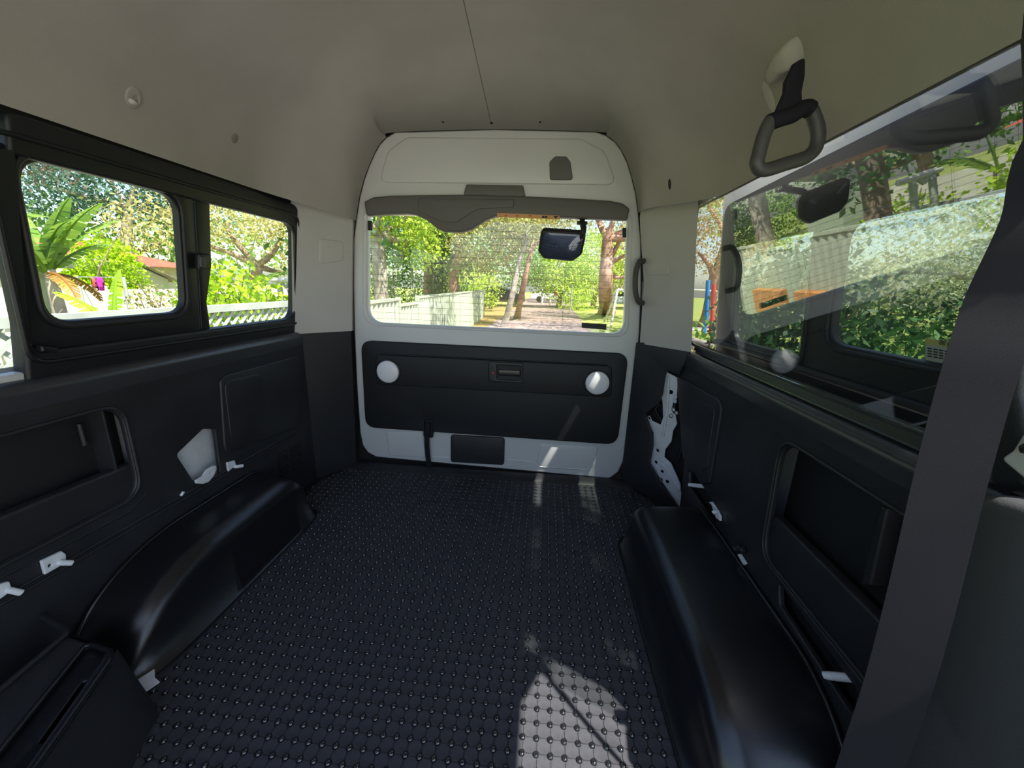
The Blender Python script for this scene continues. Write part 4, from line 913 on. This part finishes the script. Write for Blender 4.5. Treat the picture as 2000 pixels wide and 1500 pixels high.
e = empty('steel_fence', (-2.5, 11, GZ), 'pale green corrugated steel panel fence beside the driveway', 'fence')
f0, f1 = np.array([-2.2, 3.65]), np.array([-3.02, 19.0]); FL = np.linalg.norm(f1 - f0); fu = (f1 - f0) / FL; fn = np.array([-fu[1], fu[0]]) * -1
s_ = 0.0; kk = 0
while s_ < FL - 0.1:
    L = min(2.35 if kk != 1 else 1.1, FL - s_); top = 0.665 - (0.10 if kk == 1 else 0)
    V, F = [], []; nw = int(L / 0.042)
    for k in range(nw + 1):
        t = s_ + L * k / nw; d = (0.024 if (k % 4) in (1, 2) else 0.0)
        p = f0 + fu * t + fn * d; V += [(p[0], p[1], GZ), (p[0], p[1], top)]
    for k in range(nw): F.append((2 * k, 2 * k + 2, 2 * k + 3, 2 * k + 1))
    mk('panel', V, F, FEN, e, angle=10)
    pa, pb = f0 + fu * s_, f0 + fu * (s_ + L)
    q = lambda p, o: (p[0] + fn[0] * o, p[1] + fn[1] * o)
    V = [(*q(pa, -0.01), top - 0.03), (*q(pb, -0.01), top - 0.03), (*q(pb, 0.035), top - 0.03), (*q(pa, 0.035), top - 0.03), (*q(pa, -0.01), top + 0.012), (*q(pb, -0.01), top + 0.012), (*q(pb, 0.035), top + 0.012), (*q(pa, 0.035), top + 0.012)]
    mk('rail', V, [(0, 1, 2, 3), (7, 6, 5, 4), (0, 4, 5, 1), (1, 5, 6, 2), (2, 6, 7, 3), (3, 7, 4, 0)], FEN, e, recalc=True)
    box('post', pa[0] - 0.02, pa[1] - 0.03, GZ, pa[0] + 0.045, pa[1] + 0.03, 0.685, FEN, e)
    s_ += L; kk += 1
for (ya, yb, lab) in ((4.1, 6.0, 'orange timber sleeper at the foot of the steel fence, nearer the van'), (6.4, 7.3, 'shorter orange timber sleeper at the foot of the steel fence, farther from the van')):
    xs = lambda y: -2.12 - (y - 3.65) * 0.0534
    V, F = box_v(-0.06, ya, GZ, 0.06, yb, GZ + 0.55); V = [(x + xs(y), y, z) for x, y, z in V]
    tag(mk('timber_sleeper', V, F, SLP), lab, 'sleeper', 'timber sleepers')

# ------------------------------------------------------------------ seen through the left windows
def fan(n, L, wd, el, seed):
    r = random.Random(seed); return [(r.random() * 360, el[0] + (el[1] - el[0]) * r.random(), L * (0.75 + 0.4 * r.random()), wd * (0.8 + 0.4 * r.random()), 0.4 + 0.9 * r.random(), 0) for _ in range(n)]
banana('banana plant with tattered leaves outside the left sliding window', -5.7, 4.1, fan(13, 0.95, 0.115, (35, 85), 1) + [(-20, 5, 0.7, 0.08, 1.2, 1), (100, 0, 0.7, 0.08, 1.2, 1)], LF_BAN, 1.55, 0.09)
banana('taller banana plant left of the sliding window frame', -5.6, 2.9, fan(12, 1.1, 0.13, (30, 85), 3) + [(-20, 10, 0.8, 0.09, 1.3, 1)], LF_BAN, 1.75, 0.10)
banana('small bright young banana plant just behind the lattice fence', -3.6, 2.95, [(85, 84, 0.50, 0.075, 0.3, 0), (30, 30, 0.6, 0.075, 0.9, 0), (160, 35, 0.6, 0.075, 0.9, 0), (-60, 25, 0.6, 0.07, 0.8, 0), (100, 25, 0.55, 0.07, 0.8, 0), (190, 55, 0.5, 0.07, 0.7, 0)], leafmat('banana_leaf_young', srgb(185, 210, 70), srgb(150, 190, 50), 0.5), 1.12, 0.05)
banana('banana plant behind the big leafed shrub, rear left pane', -4.9, 6.1, [(40, 82, 1.0, 0.09, 0.2, 0), (0, 50, 0.9, 0.1, 1.0, 0), (90, 45, 0.9, 0.1, 1.0, 0)], LF_BAN, 1.3, 0.07)
shrub('dome shaped bright yellow green bush in front of the red roof', [(*onx(202, 500, -9.6)[:2], 1.0, 0.62, 0.55, 0.62), (*onx(198, 530, -9.7)[:2], 0.55, 0.75, 0.7, 0.5)], 7000, 0.075, LF_V)
shrub('vivid green big leafed shrub behind the lattice, rear left pane', [(-3.45, 4.05, 0.66, 0.40, 0.42, 0.38), (-3.4, 4.35, 0.45, 0.32, 0.32, 0.36), (-3.45, 3.8, 0.42, 0.3, 0.3, 0.36), (-3.4, 4.1, 0.0, 0.4, 0.5, 0.5)], 4200, 0.062, LF_V, asp=0.75)
shrub('loose pale bush with an orange tinge before the white gable', [(-6.0, 5.5, 0.45, 0.3, 0.3, 0.30), (-6.0, 5.6, 0.0, 0.35, 0.3, 0.4)], 1100, 0.055, LF_O)
shrub('pale green bush at the rear edge of the front sash', [(-5.3, 5.5, 0.60, 0.28, 0.25, 0.40), (-5.3, 5.5, 0.1, 0.3, 0.3, 0.4)], 1200, 0.055, LF_G)
tree('tall feathery grey green tree filling the left sash', [(-26, 23, GZ, 0.36), (-26, 23, 2.6, 0.3), (-25.6, 23.2, 4.8, 0.22)], [(-26, 23, 6.4, 3.8, 3.6, 2.4), (-23.4, 25.5, 5.2, 2.8, 2.6, 1.9), (-28.5, 21, 5.8, 3.2, 3, 2.2), (-23, 24, 8.2, 2.4, 2.4, 1.6)], 9500, 0.25, LF_B, BARKG, spread=0.4)
tree('dark purplish leafed tree top left in the sash', [(-13, 7.4, GZ, 0.2), (-13, 7.4, 2, 0.16)], [(-13, 7.4, 3.9, 2.0, 2.6, 1.1), (-12.5, 9.5, 4.2, 1.6, 1.6, 0.9), (-13, 5.0, 3.8, 2, 2, 1.2)], 5600, 0.11, leafmat('leaf_purplish', srgb(130, 120, 115), srgb(90, 90, 70)), spread=0.5)
tree('wide pale yellow tree in the rear left pane', [(-10.5, 13.6, GZ, 0.22), (-10.6, 13.7, 0.7, 0.2), (-10.4, 13.6, 1.3, 0.16)], [(-11.0, 13.4, 2.9, 1.8, 1.8, 0.8), (-9.2, 14.0, 2.6, 1.5, 1.5, 0.8), (-12.6, 12.4, 2.5, 1.4, 1.4, 0.75), (-9.2, 14.4, 1.5, 1.0, 1.0, 0.6)], 5200, 0.13, leafmat('leaf_straw', srgb(205, 195, 130), srgb(165, 160, 90)), BARK, spread=0.5)
tree('green backdrop tree beyond the red roofed house', [(-30, 26, GZ, 0.4), (-30, 26, 2, 0.3)], [(-30, 26, 3.0, 5, 5, 2.2), (-25, 30, 3.0, 4, 4, 2), (-36, 20, 3.2, 5, 5, 2.4)], 3000, 0.5, LF_G)
# red roofed house with a white gable
e = empty('house', (-17, 14.5, GZ), 'white walled house with a red tiled roof and grey lower roof', 'house')
box('wall', -22, 11.6, GZ, -15.2, 15.6, 1.22, WALLW, e)
mk('roof', [(-22.4, 11.2, 1.18), (-14.8, 11.2, 1.18), (-14.8, 16, 1.18), (-22.4, 16, 1.18), (-18.6, 12.8, 2.05), (-18.6, 14.6, 2.05)], [(0, 1, 4), (1, 2, 5, 4), (2, 3, 5), (3, 0, 4, 5), (3, 2, 1, 0)], ROOF, e, 20)
mk('gable_wall', [(-14.0, 10.5, GZ), (-14.0, 13.6, GZ), (-14.0, 13.6, 0.72), (-14.0, 12.05, 1.42), (-14.0, 10.5, 0.72), (-15.3, 10.5, GZ), (-15.3, 13.6, GZ), (-15.3, 13.6, 0.72), (-15.3, 12.05, 1.42), (-15.3, 10.5, 0.72)], [(0, 1, 2, 3, 4), (9, 8, 7, 6, 5), (0, 4, 9, 5), (1, 6, 7, 2)], WALLW, e, 20)
mk('lower_roof', [(-13.7, 12.05, 1.46), (-13.7, 14.0, 0.62), (-15.6, 14.0, 0.62), (-15.6, 12.05, 1.46), (-13.7, 10.1, 0.62), (-15.6, 10.1, 0.62), (-13.7, 12.05, 1.40), (-15.6, 12.05, 1.40)], [(0, 1, 2, 3), (0, 3, 5, 4), (6, 0, 4), (6, 1, 0)], TILEG, e, 20)
wf = box('window', -13.99, 11.3, 0.35, -13.95, 11.9, 0.68, WALLW, e); box('pane', -13.96, 11.34, 0.38, -13.94, 11.86, 0.65, GLS, wf)
# cream boundary wall, towels on the line
e = empty('boundary_wall', (-8.5, 8, GZ), 'cream boundary wall with piers beyond the fence, left sash', 'wall')
box('wall_panel', -8.75, 4.0, GZ, -8.60, 6.8, 0.62, WALLW, e); box('wall_panel', -8.75, 7.0, GZ, -8.60, 12.5, 0.58, WALLW, e)
for y in (3.9, 6.8, 9.6, 12.4): box('pier', -8.82, y, GZ, -8.52, y + 0.2, 0.66, WALLW, e)
e = empty('picket_rail_fence', (-5.4, 6, GZ), 'low white railing with close pickets behind the lattice fence', 'fence')
for za, zb_ in ((0.30, 0.36), (-0.2, -0.15)): box('rail', -5.45, 3.0, za, -5.40, 9.0, zb_, WALLW, e)
pk = None
for y in np.arange(3.0, 9.0, 0.12):
    if pk is None: pk = mk('picket', *box_v(-5.44, y, GZ, -5.41, y + 0.06, 0.31), WALLW, e, origin=(-5.42, y, GZ))
    else:
        o = pk.copy(); COL.objects.link(o); o.parent = e; o.location = np.array([-5.42, y, GZ]) - LOC[e.name]
def cloth(p0, p1, drop, m, lab, name='towel'):
    V, F = [], []; n = 8
    for j in range(4):
        for i in range(n + 1):
            t = i / n; V.append((p0[0] + (p1[0] - p0[0]) * t + 0.03 * math.sin(i * 1.9 + j), p0[1] + (p1[1] - p0[1]) * t, p0[2] - drop * j / 3))
    for j in range(3):
        for i in range(n): a = j * (n + 1) + i; F.append((a, a + 1, a + n + 2, a + n + 1))
    o = tag(mk(name, V, F, m), lab, 'towel', 'towels on the clothes line'); md = o.modifiers.new('thickness', 'SOLIDIFY'); md.thickness = 0.01
ta, tb, tc_, td = ony(186, 541, 6.6), ony(199, 541, 6.6), ony(178, 543, 6.6), ony(184, 543, 6.6)
cloth(ta, tb, 0.24, mat('magenta_cloth', (0.62, 0.03, 0.42), 0.9, var=0.3, vscale=12), 'magenta towel hanging on the clothes line, left sash')
cloth(tc_, td, 0.18, mat('red_cloth', (0.6, 0.1, 0.1), 0.9, var=0.2, vscale=12), 'small red towel hanging beside the magenta one')
e = empty('clothes_line', (ta[0], 6.6, GZ), 'thin clothes line between two posts holding two towels', 'clothes line')
tube('line', [ony(150, 540.5, 6.6), ony(240, 542, 6.6)], 0.008, STEEL, e, 6)
for q in (150, 240): p = ony(q, 541, 6.6); tube('post', [(p[0], p[1], GZ), p], 0.03, LAT, e, 8)
# carport to the far left, pergola, shed
e = empty('carport', (-7.5, 2.2, GZ), 'cream carport with a flat pale roof, left edge of the view', 'carport')
box('roof', -9.5, 1.2, 0.95, -6.0, 4.6, 1.05, WALLW, e); box('wall', -9.4, 1.2, GZ, -9.2, 4.6, 0.95, WALLW, e)
for y in (1.4, 4.3): box('post', -6.2, y, GZ, -6.08, y + 0.12, 0.95, LAT, e)
e = empty('pergola', (-5.4, 7.6, GZ), 'small pale timber pergola at the rear edge of the left pane', 'pergola')
for q in (545, 572): p = ony(q, 548, 7.4); tube('post', [(p[0], p[1], GZ), p], 0.05, LAT, e, 8)
pa, pb = ony(532, 547, 7.4), ony(592, 549, 7.4); tube('beam', [pa, pb], 0.05, WALLW, e, 8); p = ony(558, 562, 7.4); tube('brace', [p, ony(548, 549, 7.4)], 0.03, LAT, e, 6); tube('brace', [p, ony(568, 549, 7.4)], 0.03, LAT, e, 6)
shrub('low bright hedge below the pergola', [(-5.2, 7.9, 0.35, 0.5, 0.7, 0.22), (-5.4, 7.4, 0.0, 0.5, 0.7, 0.4)], 900, 0.09, LF_V)
e = empty('garden_shed', (-5.2, 9.4, GZ), 'pale green steel shed with a corrugated roof behind the fence', 'shed')
box('wall', -5.55, 8.8, GZ, -4.85, 9.9, 1.25, FEN, e)
V, F = [], []
for k in range(41):
    y = 8.7 + 1.3 * k / 40; d = 0.015 if k % 2 else 0; V += [(-5.65, y, 1.25 + d), (-4.75, y, 1.55 + d)]
for k in range(40): F.append((2 * k, 2 * k + 2, 2 * k + 3, 2 * k + 1))
mk('roof', V, F, LAT, e, 10)
mk('gable', [(-5.55, 8.79, 1.25), (-4.85, 8.79, 1.25), (-4.85, 8.79, 1.5), (-4.85, 8.81, 1.25), (-5.55, 8.81, 1.25), (-4.85, 8.81, 1.5)], [(0, 1, 2), (3, 4, 5)], LAT, e)
# ------------------------------------------------------------------ behind the van
def G(px, py): return onz(px, py, GZ)
def at(px, y, z): p = ony(px, 560, y); return (p[0], y, z)
tree('grey trunked tree with bright green leaves, left end of the tailgate window', [(*at(742, 14, GZ)[:2], GZ, 0.27), (*at(744, 14, 1)[:2], 1.2, 0.25), (*at(741, 14, 1)[:2], 2.6, 0.22)], [(-6.2, 14, 4.3, 1.7, 1.7, 0.9), (-4.9, 14.4, 3.3, 1.1, 1.3, 0.8), (-6.0, 13.4, 2.9, 0.5, 0.5, 0.45), (-4.7, 14.8, 2.2, 0.8, 0.9, 0.6)], 5600, 0.16, LF_Y, BARKG)
tree('straight mottled trunk tree, second from the left in the tailgate window', [(*at(836, 17, GZ)[:2], GZ, 0.22), (*at(838, 17, 1)[:2], 1.8, 0.20), (*at(841, 17, 1)[:2], 3.9, 0.17)], [(-5.2, 17.3, 4.4, 1.5, 1.4, 0.9), (-6.6, 17.6, 3.0, 1.0, 1.0, 0.9), (-6.3, 17.4, 1.9, 0.8, 0.8, 0.6)], 4200, 0.17, LF_G, BARKP)
tree('pinkish crooked tree wrapped in broad ivy leaves behind the fence', [(*at(893, 16, GZ)[:2], GZ, 0.2), (*at(886, 16, 1)[:2], 1.3, 0.2), (*at(898, 16, 1)[:2], 2.2, 0.18), (*at(872, 16, 1)[:2], 3.3, 0.14)], [(-3.9, 16.2, 1.55, 0.6, 0.5, 0.4), (-4.3, 16.4, 2.9, 0.8, 0.7, 0.9), (-3.4, 16.4, 3.7, 0.9, 0.8, 0.6)], 1700, 0.20, leafmat('ivy', srgb(165, 190, 110), srgb(105, 145, 60)), BARKP, asp=0.7)
shrub('dark blue green climber column beside the mottled trunk', [(*at(858, 16.6, 0)[:2], 2.2, 0.28, 0.28, 1.0), (*at(856, 16.6, 0)[:2], 0.6, 0.3, 0.3, 1.1)], 1500, 0.15, LF_B)
tree('leaning tree with a slim grey trunk and olive crown, left of the driveway', [(*G(985, 637)[:2], GZ, 0.13), (*at(1000, 14.8, 0)[:2], 0.5, 0.115), (*at(1013, 15, 0)[:2], 1.8, 0.095), (*at(1026, 15, 0)[:2], 2.6, 0.075)], [(-2.3, 15.5, 2.5, 1.5, 1.4, 0.9), (-1.2, 15.2, 3.4, 1.3, 1.2, 0.7), (-3.0, 15.8, 1.7, 0.8, 0.8, 0.5)], 6500, 0.12, LF_O, BARKG)
tree('second leaning tree with a reddish trunk beside the grey one', [(*G(1010, 621)[:2], GZ, 0.15), (*at(1022, 17.5, 0)[:2], 0.9, 0.13), (*at(1034, 17.5, 0)[:2], 2.4, 0.10)], [(-0.9, 18, 3.6, 1.6, 1.4, 0.9), (0.3, 18.4, 4.2, 1.2, 1.2, 0.8), (-2.3, 18.6, 3.8, 1.5, 1.4, 0.9)], 5500, 0.13, LF_O, BARKP)
tree('big pinkish smooth barked tree at the right of the driveway', [(*G(1185, 611)[:2], GZ, 0.46), (*at(1183, 20.5, 0)[:2], 0.9, 0.36), (*at(1180, 20.5, 0)[:2], 2.4, 0.30), (*at(1178, 20.5, 0)[:2], 3.3, 0.25)], [(2.9, 20.5, 5.4, 1.6, 1.5, 0.8), (4.6, 20.5, 4.6, 1.4, 1.2, 0.8), (5.6, 20.0, 3.2, 1.3, 1.2, 0.7), (2.4, 21, 4.2, 0.8, 0.8, 0.6)], 2600, 0.13, LF_P, BARKP, spread=0.6)
bt = bpy.data.objects[[o.name for o in COL.objects if o.name.startswith('tree')][-1]]
branches(bt, tuple(at(1180, 20.5, 2.0)), [at(1228, 20.5, 2.6), at(1222, 20.5, 1.5), at(1215, 20.5, 4.0)], 0.16, BARKP, 'big_branches')
for i, (x, y, z, r, h, lm, lab) in enumerate((
        (1.0, 31, 2.2, 2.2, 2.2, LF_Y, 'bright yellow green tree at the end of the driveway, left of two'),
        (3.8, 32, 2.6, 2.4, 2.6, LF_Y, 'bright yellow green tree at the end of the driveway, behind the pink trunk'),
        (-2.6, 30, 3.6, 2.6, 3.0, LF_G, 'mid green tree behind the two leaning trunks'),
        (-7.2, 27, 4.6, 3.0, 3.2, LF_G, 'tall green tree behind the fence, between the left trunks'),
        (-11.8, 25, 5.0, 2.2, 3.0, LF_D, 'dark green tree at the far left of the tailgate window'),
        (7.6, 33, 3.4, 2.6, 3.2, LF_P, 'pinkish leafless looking tree beyond the swing frame'),
        (0.5, 44, 6.0, 4.5, 5.0, LF_O, 'tall olive tree far behind the driveway end'),
        (-9.5, 44, 6.5, 5.0, 5.5, LF_Y, 'tall yellow green tree far behind the fence'),
        (10, 46, 5.0, 5.0, 5.0, LF_O, 'wide olive tree far off at the right'),
        (-20, 42, 6.0, 6.0, 5.5, LF_G, 'wide green tree far off at the left'))):
    tree(lab, [(x, y, GZ, 0.2), (x + 0.1, y, 0.8, 0.17), (x, y, z * 0.5, 0.12)], [(x, y, z, r, r, h), (x + r * 0.6, y + 0.5, z * 0.7, r * 0.6, r * 0.6, h * 0.5), (x - r * 0.6, y - 0.4, z * 0.75, r * 0.6, r * 0.6, h * 0.5)], 5200, 0.055 * (y / 12) + 0.06, lm, spread=0.35)
shrub('green garden shrubs close behind the left half of the steel fence', [(-6.6, 18, 0.5, 1.6, 1.0, 0.9), (-8.6, 18.5, 0.6, 1.4, 1.0, 1.1), (-4.6, 18.5, 0.3, 1.2, 0.9, 0.8)], 4200, 0.13, LF_G)
shrub('yellow green shrub behind the middle of the steel fence', [(-4.9, 22.5, 0.9, 1.3, 1.0, 1.1), (-3.6, 23.5, 0.7, 0.9, 0.9, 1.0)], 2600, 0.15, LF_Y)
shrub('tall strappy green clump beside the driveway end', [(*at(1128, 29, 0)[:2], 0.2, 0.9, 0.6, 0.8)], 700, 0.45, LF_Y, asp=0.15)
shrub('dark green hedge row in front of the parked cars', [(-4.6, 26, 0.1, 1.4, 0.8, 0.7), (-6.5, 25, 0.2, 1.3, 0.8, 0.8)], 1500, 0.2, LF_D)
bol = None
for i, q in enumerate((1060, 1076, 1092, 1108, 1122, 1158)):
    p = at(q, 35, GZ)
    tag(tube('bollard', [(p[0], p[1], GZ), (p[0], p[1], 0.25), (p[0], p[1], 0.30)], [0.09, 0.09, 0.05], WALLW, None, 8), ('leftmost', 'second', 'third', 'fourth', 'fifth', 'rightmost')[i] + ' of six short white bollards across the far end of the driveway', 'bollard', 'white bollards')
def car(label, x, y, col, L=4.3, Wd=1.75, Hh=1.45):
    e = empty('car', (x, y, GZ), label, 'car', 'parked cars far down the drive'); m = mat('car_paint', col, 0.3, spec=0.5)
    pr = [(-L / 2, 0.3), (-L / 2, 0.75), (-L * 0.32, 0.88), (-L * 0.17, Hh - 0.05), (L * 0.1, Hh), (L * 0.36, 0.95), (L / 2, 0.85), (L / 2, 0.3)]
    fr = Fr((x, y - Wd / 2, GZ), (1, 0, 0), (0, 0, 1), (0, -1, 0))
    plate('body', fr, rnd(pr, 0.12), m, Wd, (), 0.08, e)
    plate('side_window', fr, rnd([(-L * 0.27, 0.95), (-L * 0.15, Hh - 0.14), (L * 0.09, Hh - 0.1), (L * 0.26, 0.97)], 0.05), GLS, 0.02, (), 0.005, e, w=0.012)
    for wx in (-L * 0.3, L * 0.3):
        for wy in (0.01, -Wd + 0.18): plate('wheel', fr, circ(wx, 0.32, 0.32, 16), SEAL, 0.18, (), 0.03, e, w=wy)
car('dark car parked beyond the end of the steel fence', *at(972, 31, 0)[:2], (0.05, 0.05, 0.06))
car('white van like car at the far end of the driveway', *at(1082, 40, 0)[:2], (0.75, 0.76, 0.78), 4.6, 1.8, 1.8)
car('pale blue car far off behind the swing frame', *at(1222, 36, 0)[:2], (0.55, 0.62, 0.72))
tag(plate('red_sign', Fr((*at(1093, 34, 0)[:2], 0.4), (1, 0, 0), (0, 0, 1), (0, -1, 0)), rnd(rect(-0.45, -0.2, 0.45, 0.22), 0.06), RED, 0.05, (), 0.01), 'small red sign at the far end of the driveway', 'sign')
tag(tube('sign_post', [(*at(1093, 34, 0)[:2], GZ), (at(1093, 34, 0)[0], 34.06, 0.5)], 0.04, STEEL, None, 8), 'thin steel post holding the small red sign', 'post')
tag(tube('lamp_post', [(*at(1117, 27, 0)[:2], GZ), (*at(1117, 27, 0)[:2], 1.1)], 0.05, STEEL, None, 8), 'slim grey post at the right edge of the driveway', 'post')
e = empty('swing_frame', at(1214, 18, GZ), 'white tubular swing frame on the grass at the right', 'swing')
a, b = ony(1206, 566, 18), ony(1290, 569, 18)
tube('top_bar', [a, b], 0.05, WALLW, e, 8)
for q, p in ((-0.5, a), (0.5, a), (-0.5, b), (0.5, b)): tube('leg', [p, (p[0] - 0.3, p[1] + q * 2, GZ)], 0.05, WALLW, e, 8)
# ------------------------------------------------------------------ right of the van
for col, pxs, lab in ((mat('blue_paint', (0.03, 0.25, 0.75), 0.4), (1383, 548, 1379, 622), 'bright blue play equipment post on the right lawn'), (mat('red_paint', (0.75, 0.05, 0.03), 0.4), (1394, 556, 1391, 628), 'bright red play equipment post beside the blue one')):
    a = ony(pxs[0], pxs[1], 15); b = ony(pxs[2], pxs[3], 15); tag(tube('play_post', [(b[0], b[1], GZ), b, a, a + (a - b) * 0.01], 0.075, col, None, 10), lab, 'post', 'play equipment posts')
e = empty('play_rail', ony(1360, 566, 17), 'thin white horizontal rail beyond the play posts', 'rail'); tube('rail', [ony(1330, 565, 17), ony(1420, 570, 17)], 0.04, WALLW, e, 8)
for q in (1332, 1418): p = ony(q, 566, 17); tube('post', [(p[0], p[1], GZ), p], 0.04, WALLW, e, 8)
e = empty('log_rail', (2.2, 5.6, GZ), 'low weathered log rail in the grass outside the right glass', 'rail')
a, b = ony(1344, 664, 6.0), ony(1420, 684, 5.4); tube('log', [a, (a + b) / 2, b], 0.055, BARKG, e, 8)
for p in (a * 0.9 + b * 0.1, a * 0.2 + b * 0.8): tube('post', [(p[0], p[1], GZ), (p[0], p[1], p[2] + 0.05)], 0.06, BARKG, e, 8)
shrub('leafy twig bush by the play posts', [(3.05, 7.2, 0.05, 0.22, 0.22, 0.5)], 160, 0.14, LF_G, asp=0.6)
shrub('sunlit low bush below the log rail', [(2.25, 5.0, -0.25, 0.5, 0.5, 0.35), (2.7, 5.4, -0.3, 0.5, 0.5, 0.3)], 900, 0.10, LF_Y, asp=0.5)
shrub('dense shrub with leaves coloured dark for shade, outside the rear pane of the sliding door', [(1.95, 3.1, 0.62, 0.5, 0.6, 0.62), (2.15, 3.75, 0.6, 0.5, 0.6, 0.7), (2.0, 3.4, -0.1, 0.55, 0.7, 0.5)], 9000, 0.06, LF_D, asp=0.55)  # dark leaf colour stands in for the shaded background here
shrub('broad mid green shrub outside the front pane of the sliding door', [(2.5, 2.75, 0.35, 0.7, 0.7, 0.50), (2.2, 2.0, 0.0, 0.6, 0.6, 0.5), (2.7, 3.2, 0.25, 0.6, 0.6, 0.5), (2.4, 2.4, -0.4, 0.8, 1.0, 0.4)], 9500, 0.062, LF_MD, asp=0.4)
shrub('yellow green shrub with narrow leaves beside the broad shrub', [(3.5, 2.6, 0.25, 0.6, 0.6, 0.38), (3.6, 2.4, -0.2, 0.8, 0.8, 0.45)], 3600, 0.10, LF_Y, asp=0.22)
shrub('dark hedge far across the lawn', [(14, 10.5, 0.6, 2.0, 1.6, 0.9), (15, 7.5, 0.6, 1.8, 1.8, 0.9), (12.5, 13, 0.5, 1.6, 1.6, 0.9)], 5200, 0.17, LF_D)
shrub('tall loose hedge behind the dark hedge, across the right lawn', [(17, 13, 1.4, 2.0, 3.0, 1.6), (18, 8, 1.4, 2.0, 3.0, 1.7), (14.5, 17.5, 1.4, 2.2, 1.5, 1.5)], 7000, 0.20, LF_O)
tree('pinkish bare tree in the gap behind the right pillar', [(7.4, 18.5, GZ, 0.3), (7.4, 18.5, 1.6, 0.22)], [(7.6, 18.5, 3.0, 1.6, 1.6, 1.3), (8.8, 18.0, 2.4, 1.2, 1.2, 1.0), (6.6, 18.8, 4.3, 1.2, 1.2, 0.9)], 4200, 0.13, LF_P, BARKP, spread=0.5)
tree('yellow green tree above the play posts', [(9.0, 21, GZ, 0.25), (9, 21, 2.4, 0.18)], [(9, 21, 5.0, 1.8, 1.8, 1.3), (10.5, 20, 4.2, 1.4, 1.4, 1.2)], 2600, 0.18, LF_Y)
tree('pale twiggy tree across the right lawn', [(7.6, 7.2, GZ, 0.16), (7.6, 7.3, 0.6, 0.13), (7.5, 7.2, 1.2, 0.1)], [(7.6, 7.2, 1.9, 1.5, 1.6, 1.1), (8.6, 6.0, 2.1, 1.3, 1.3, 1.1), (7.0, 8.6, 1.9, 1.2, 1.2, 1.0)], 8500, 0.075, LF_W, BARKG, spread=0.6)
tree('big shady green tree beyond the front of the sliding door', [(12, 5.0, GZ, 0.3), (12, 5, 1.6, 0.25)], [(12, 5, 4.2, 2.6, 3.0, 1.8), (12, 9, 4.6, 2.2, 2.4, 1.6), (11, 2.5, 3.6, 2.0, 2.0, 1.6)], 6000, 0.22, LF_G)
tree('wide backdrop tree at the far right', [(24, 14, GZ, 0.4), (24, 14, 2, 0.3)], [(24, 14, 4.0, 4, 5, 3.0), (25, 22, 4.0, 4, 5, 3.0), (23, 5, 4, 4, 5, 3.0)], 5000, 0.4, LF_O)

tree('unseen leafy tree added over the open side door to shade the mat', [(5.2, -2.6, GZ, 0.2), (5.0, -2.3, 2.0, 0.17), (3.6, -1.0, 4.6, 0.09)], [(2.42, -0.20, 4.84, 0.45, 0.30, 0.25), (2.9, -0.62, 5.0, 0.40, 0.2, 0.2), (3.6, -1.3, 5.4, 0.4, 0.3, 0.3), (4.6, -2.2, 5.6, 0.6, 0.5, 0.4)], 7000, 0.10, LF_G, spread=0.16, solid=0.2)  # canopy added out of view to block sun through the front door pane

tree('dark leafed tree behind the steel fence with a bough reaching over it', [(-3.5, 6.2, GZ, 0.16), (-3.5, 6.2, 1.2, 0.14), (-3.3, 6.3, 2.6, 0.10)], [(-3.5, 6.2, 1.9, 0.50, 0.55, 0.9), (-3.6, 6.6, 3.0, 0.55, 0.6, 0.7), (-2.2, 7.4, 4.0, 0.7, 0.7, 0.4), (-0.9, 8.4, 4.4, 1.1, 1.5, 0.4)], 5200, 0.12, LF_MD, spread=0.4)
tree('shady tree right of the driveway, its shadow dappling the gravel', [(4.7, 14.6, GZ, 0.2), (4.7, 14.6, 2.4, 0.17), (4.5, 14.6, 4.4, 0.12)], [(4.4, 14.6, 6.2, 2.0, 2.2, 1.0), (5.6, 14.2, 5.6, 1.4, 1.4, 0.8)], 2600, 0.22, LF_O, spread=0.9)
tree('second shady tree farther along the right of the driveway', [(6.5, 21.5, GZ, 0.2), (6.5, 21.5, 3.0, 0.17), (6.2, 21.5, 5.4, 0.12)], [(5.9, 21.5, 8.2, 2.2, 3.0, 1.2), (7.4, 21.0, 7.2, 1.6, 1.6, 0.9)], 2600, 0.26, LF_O, spread=0.9)
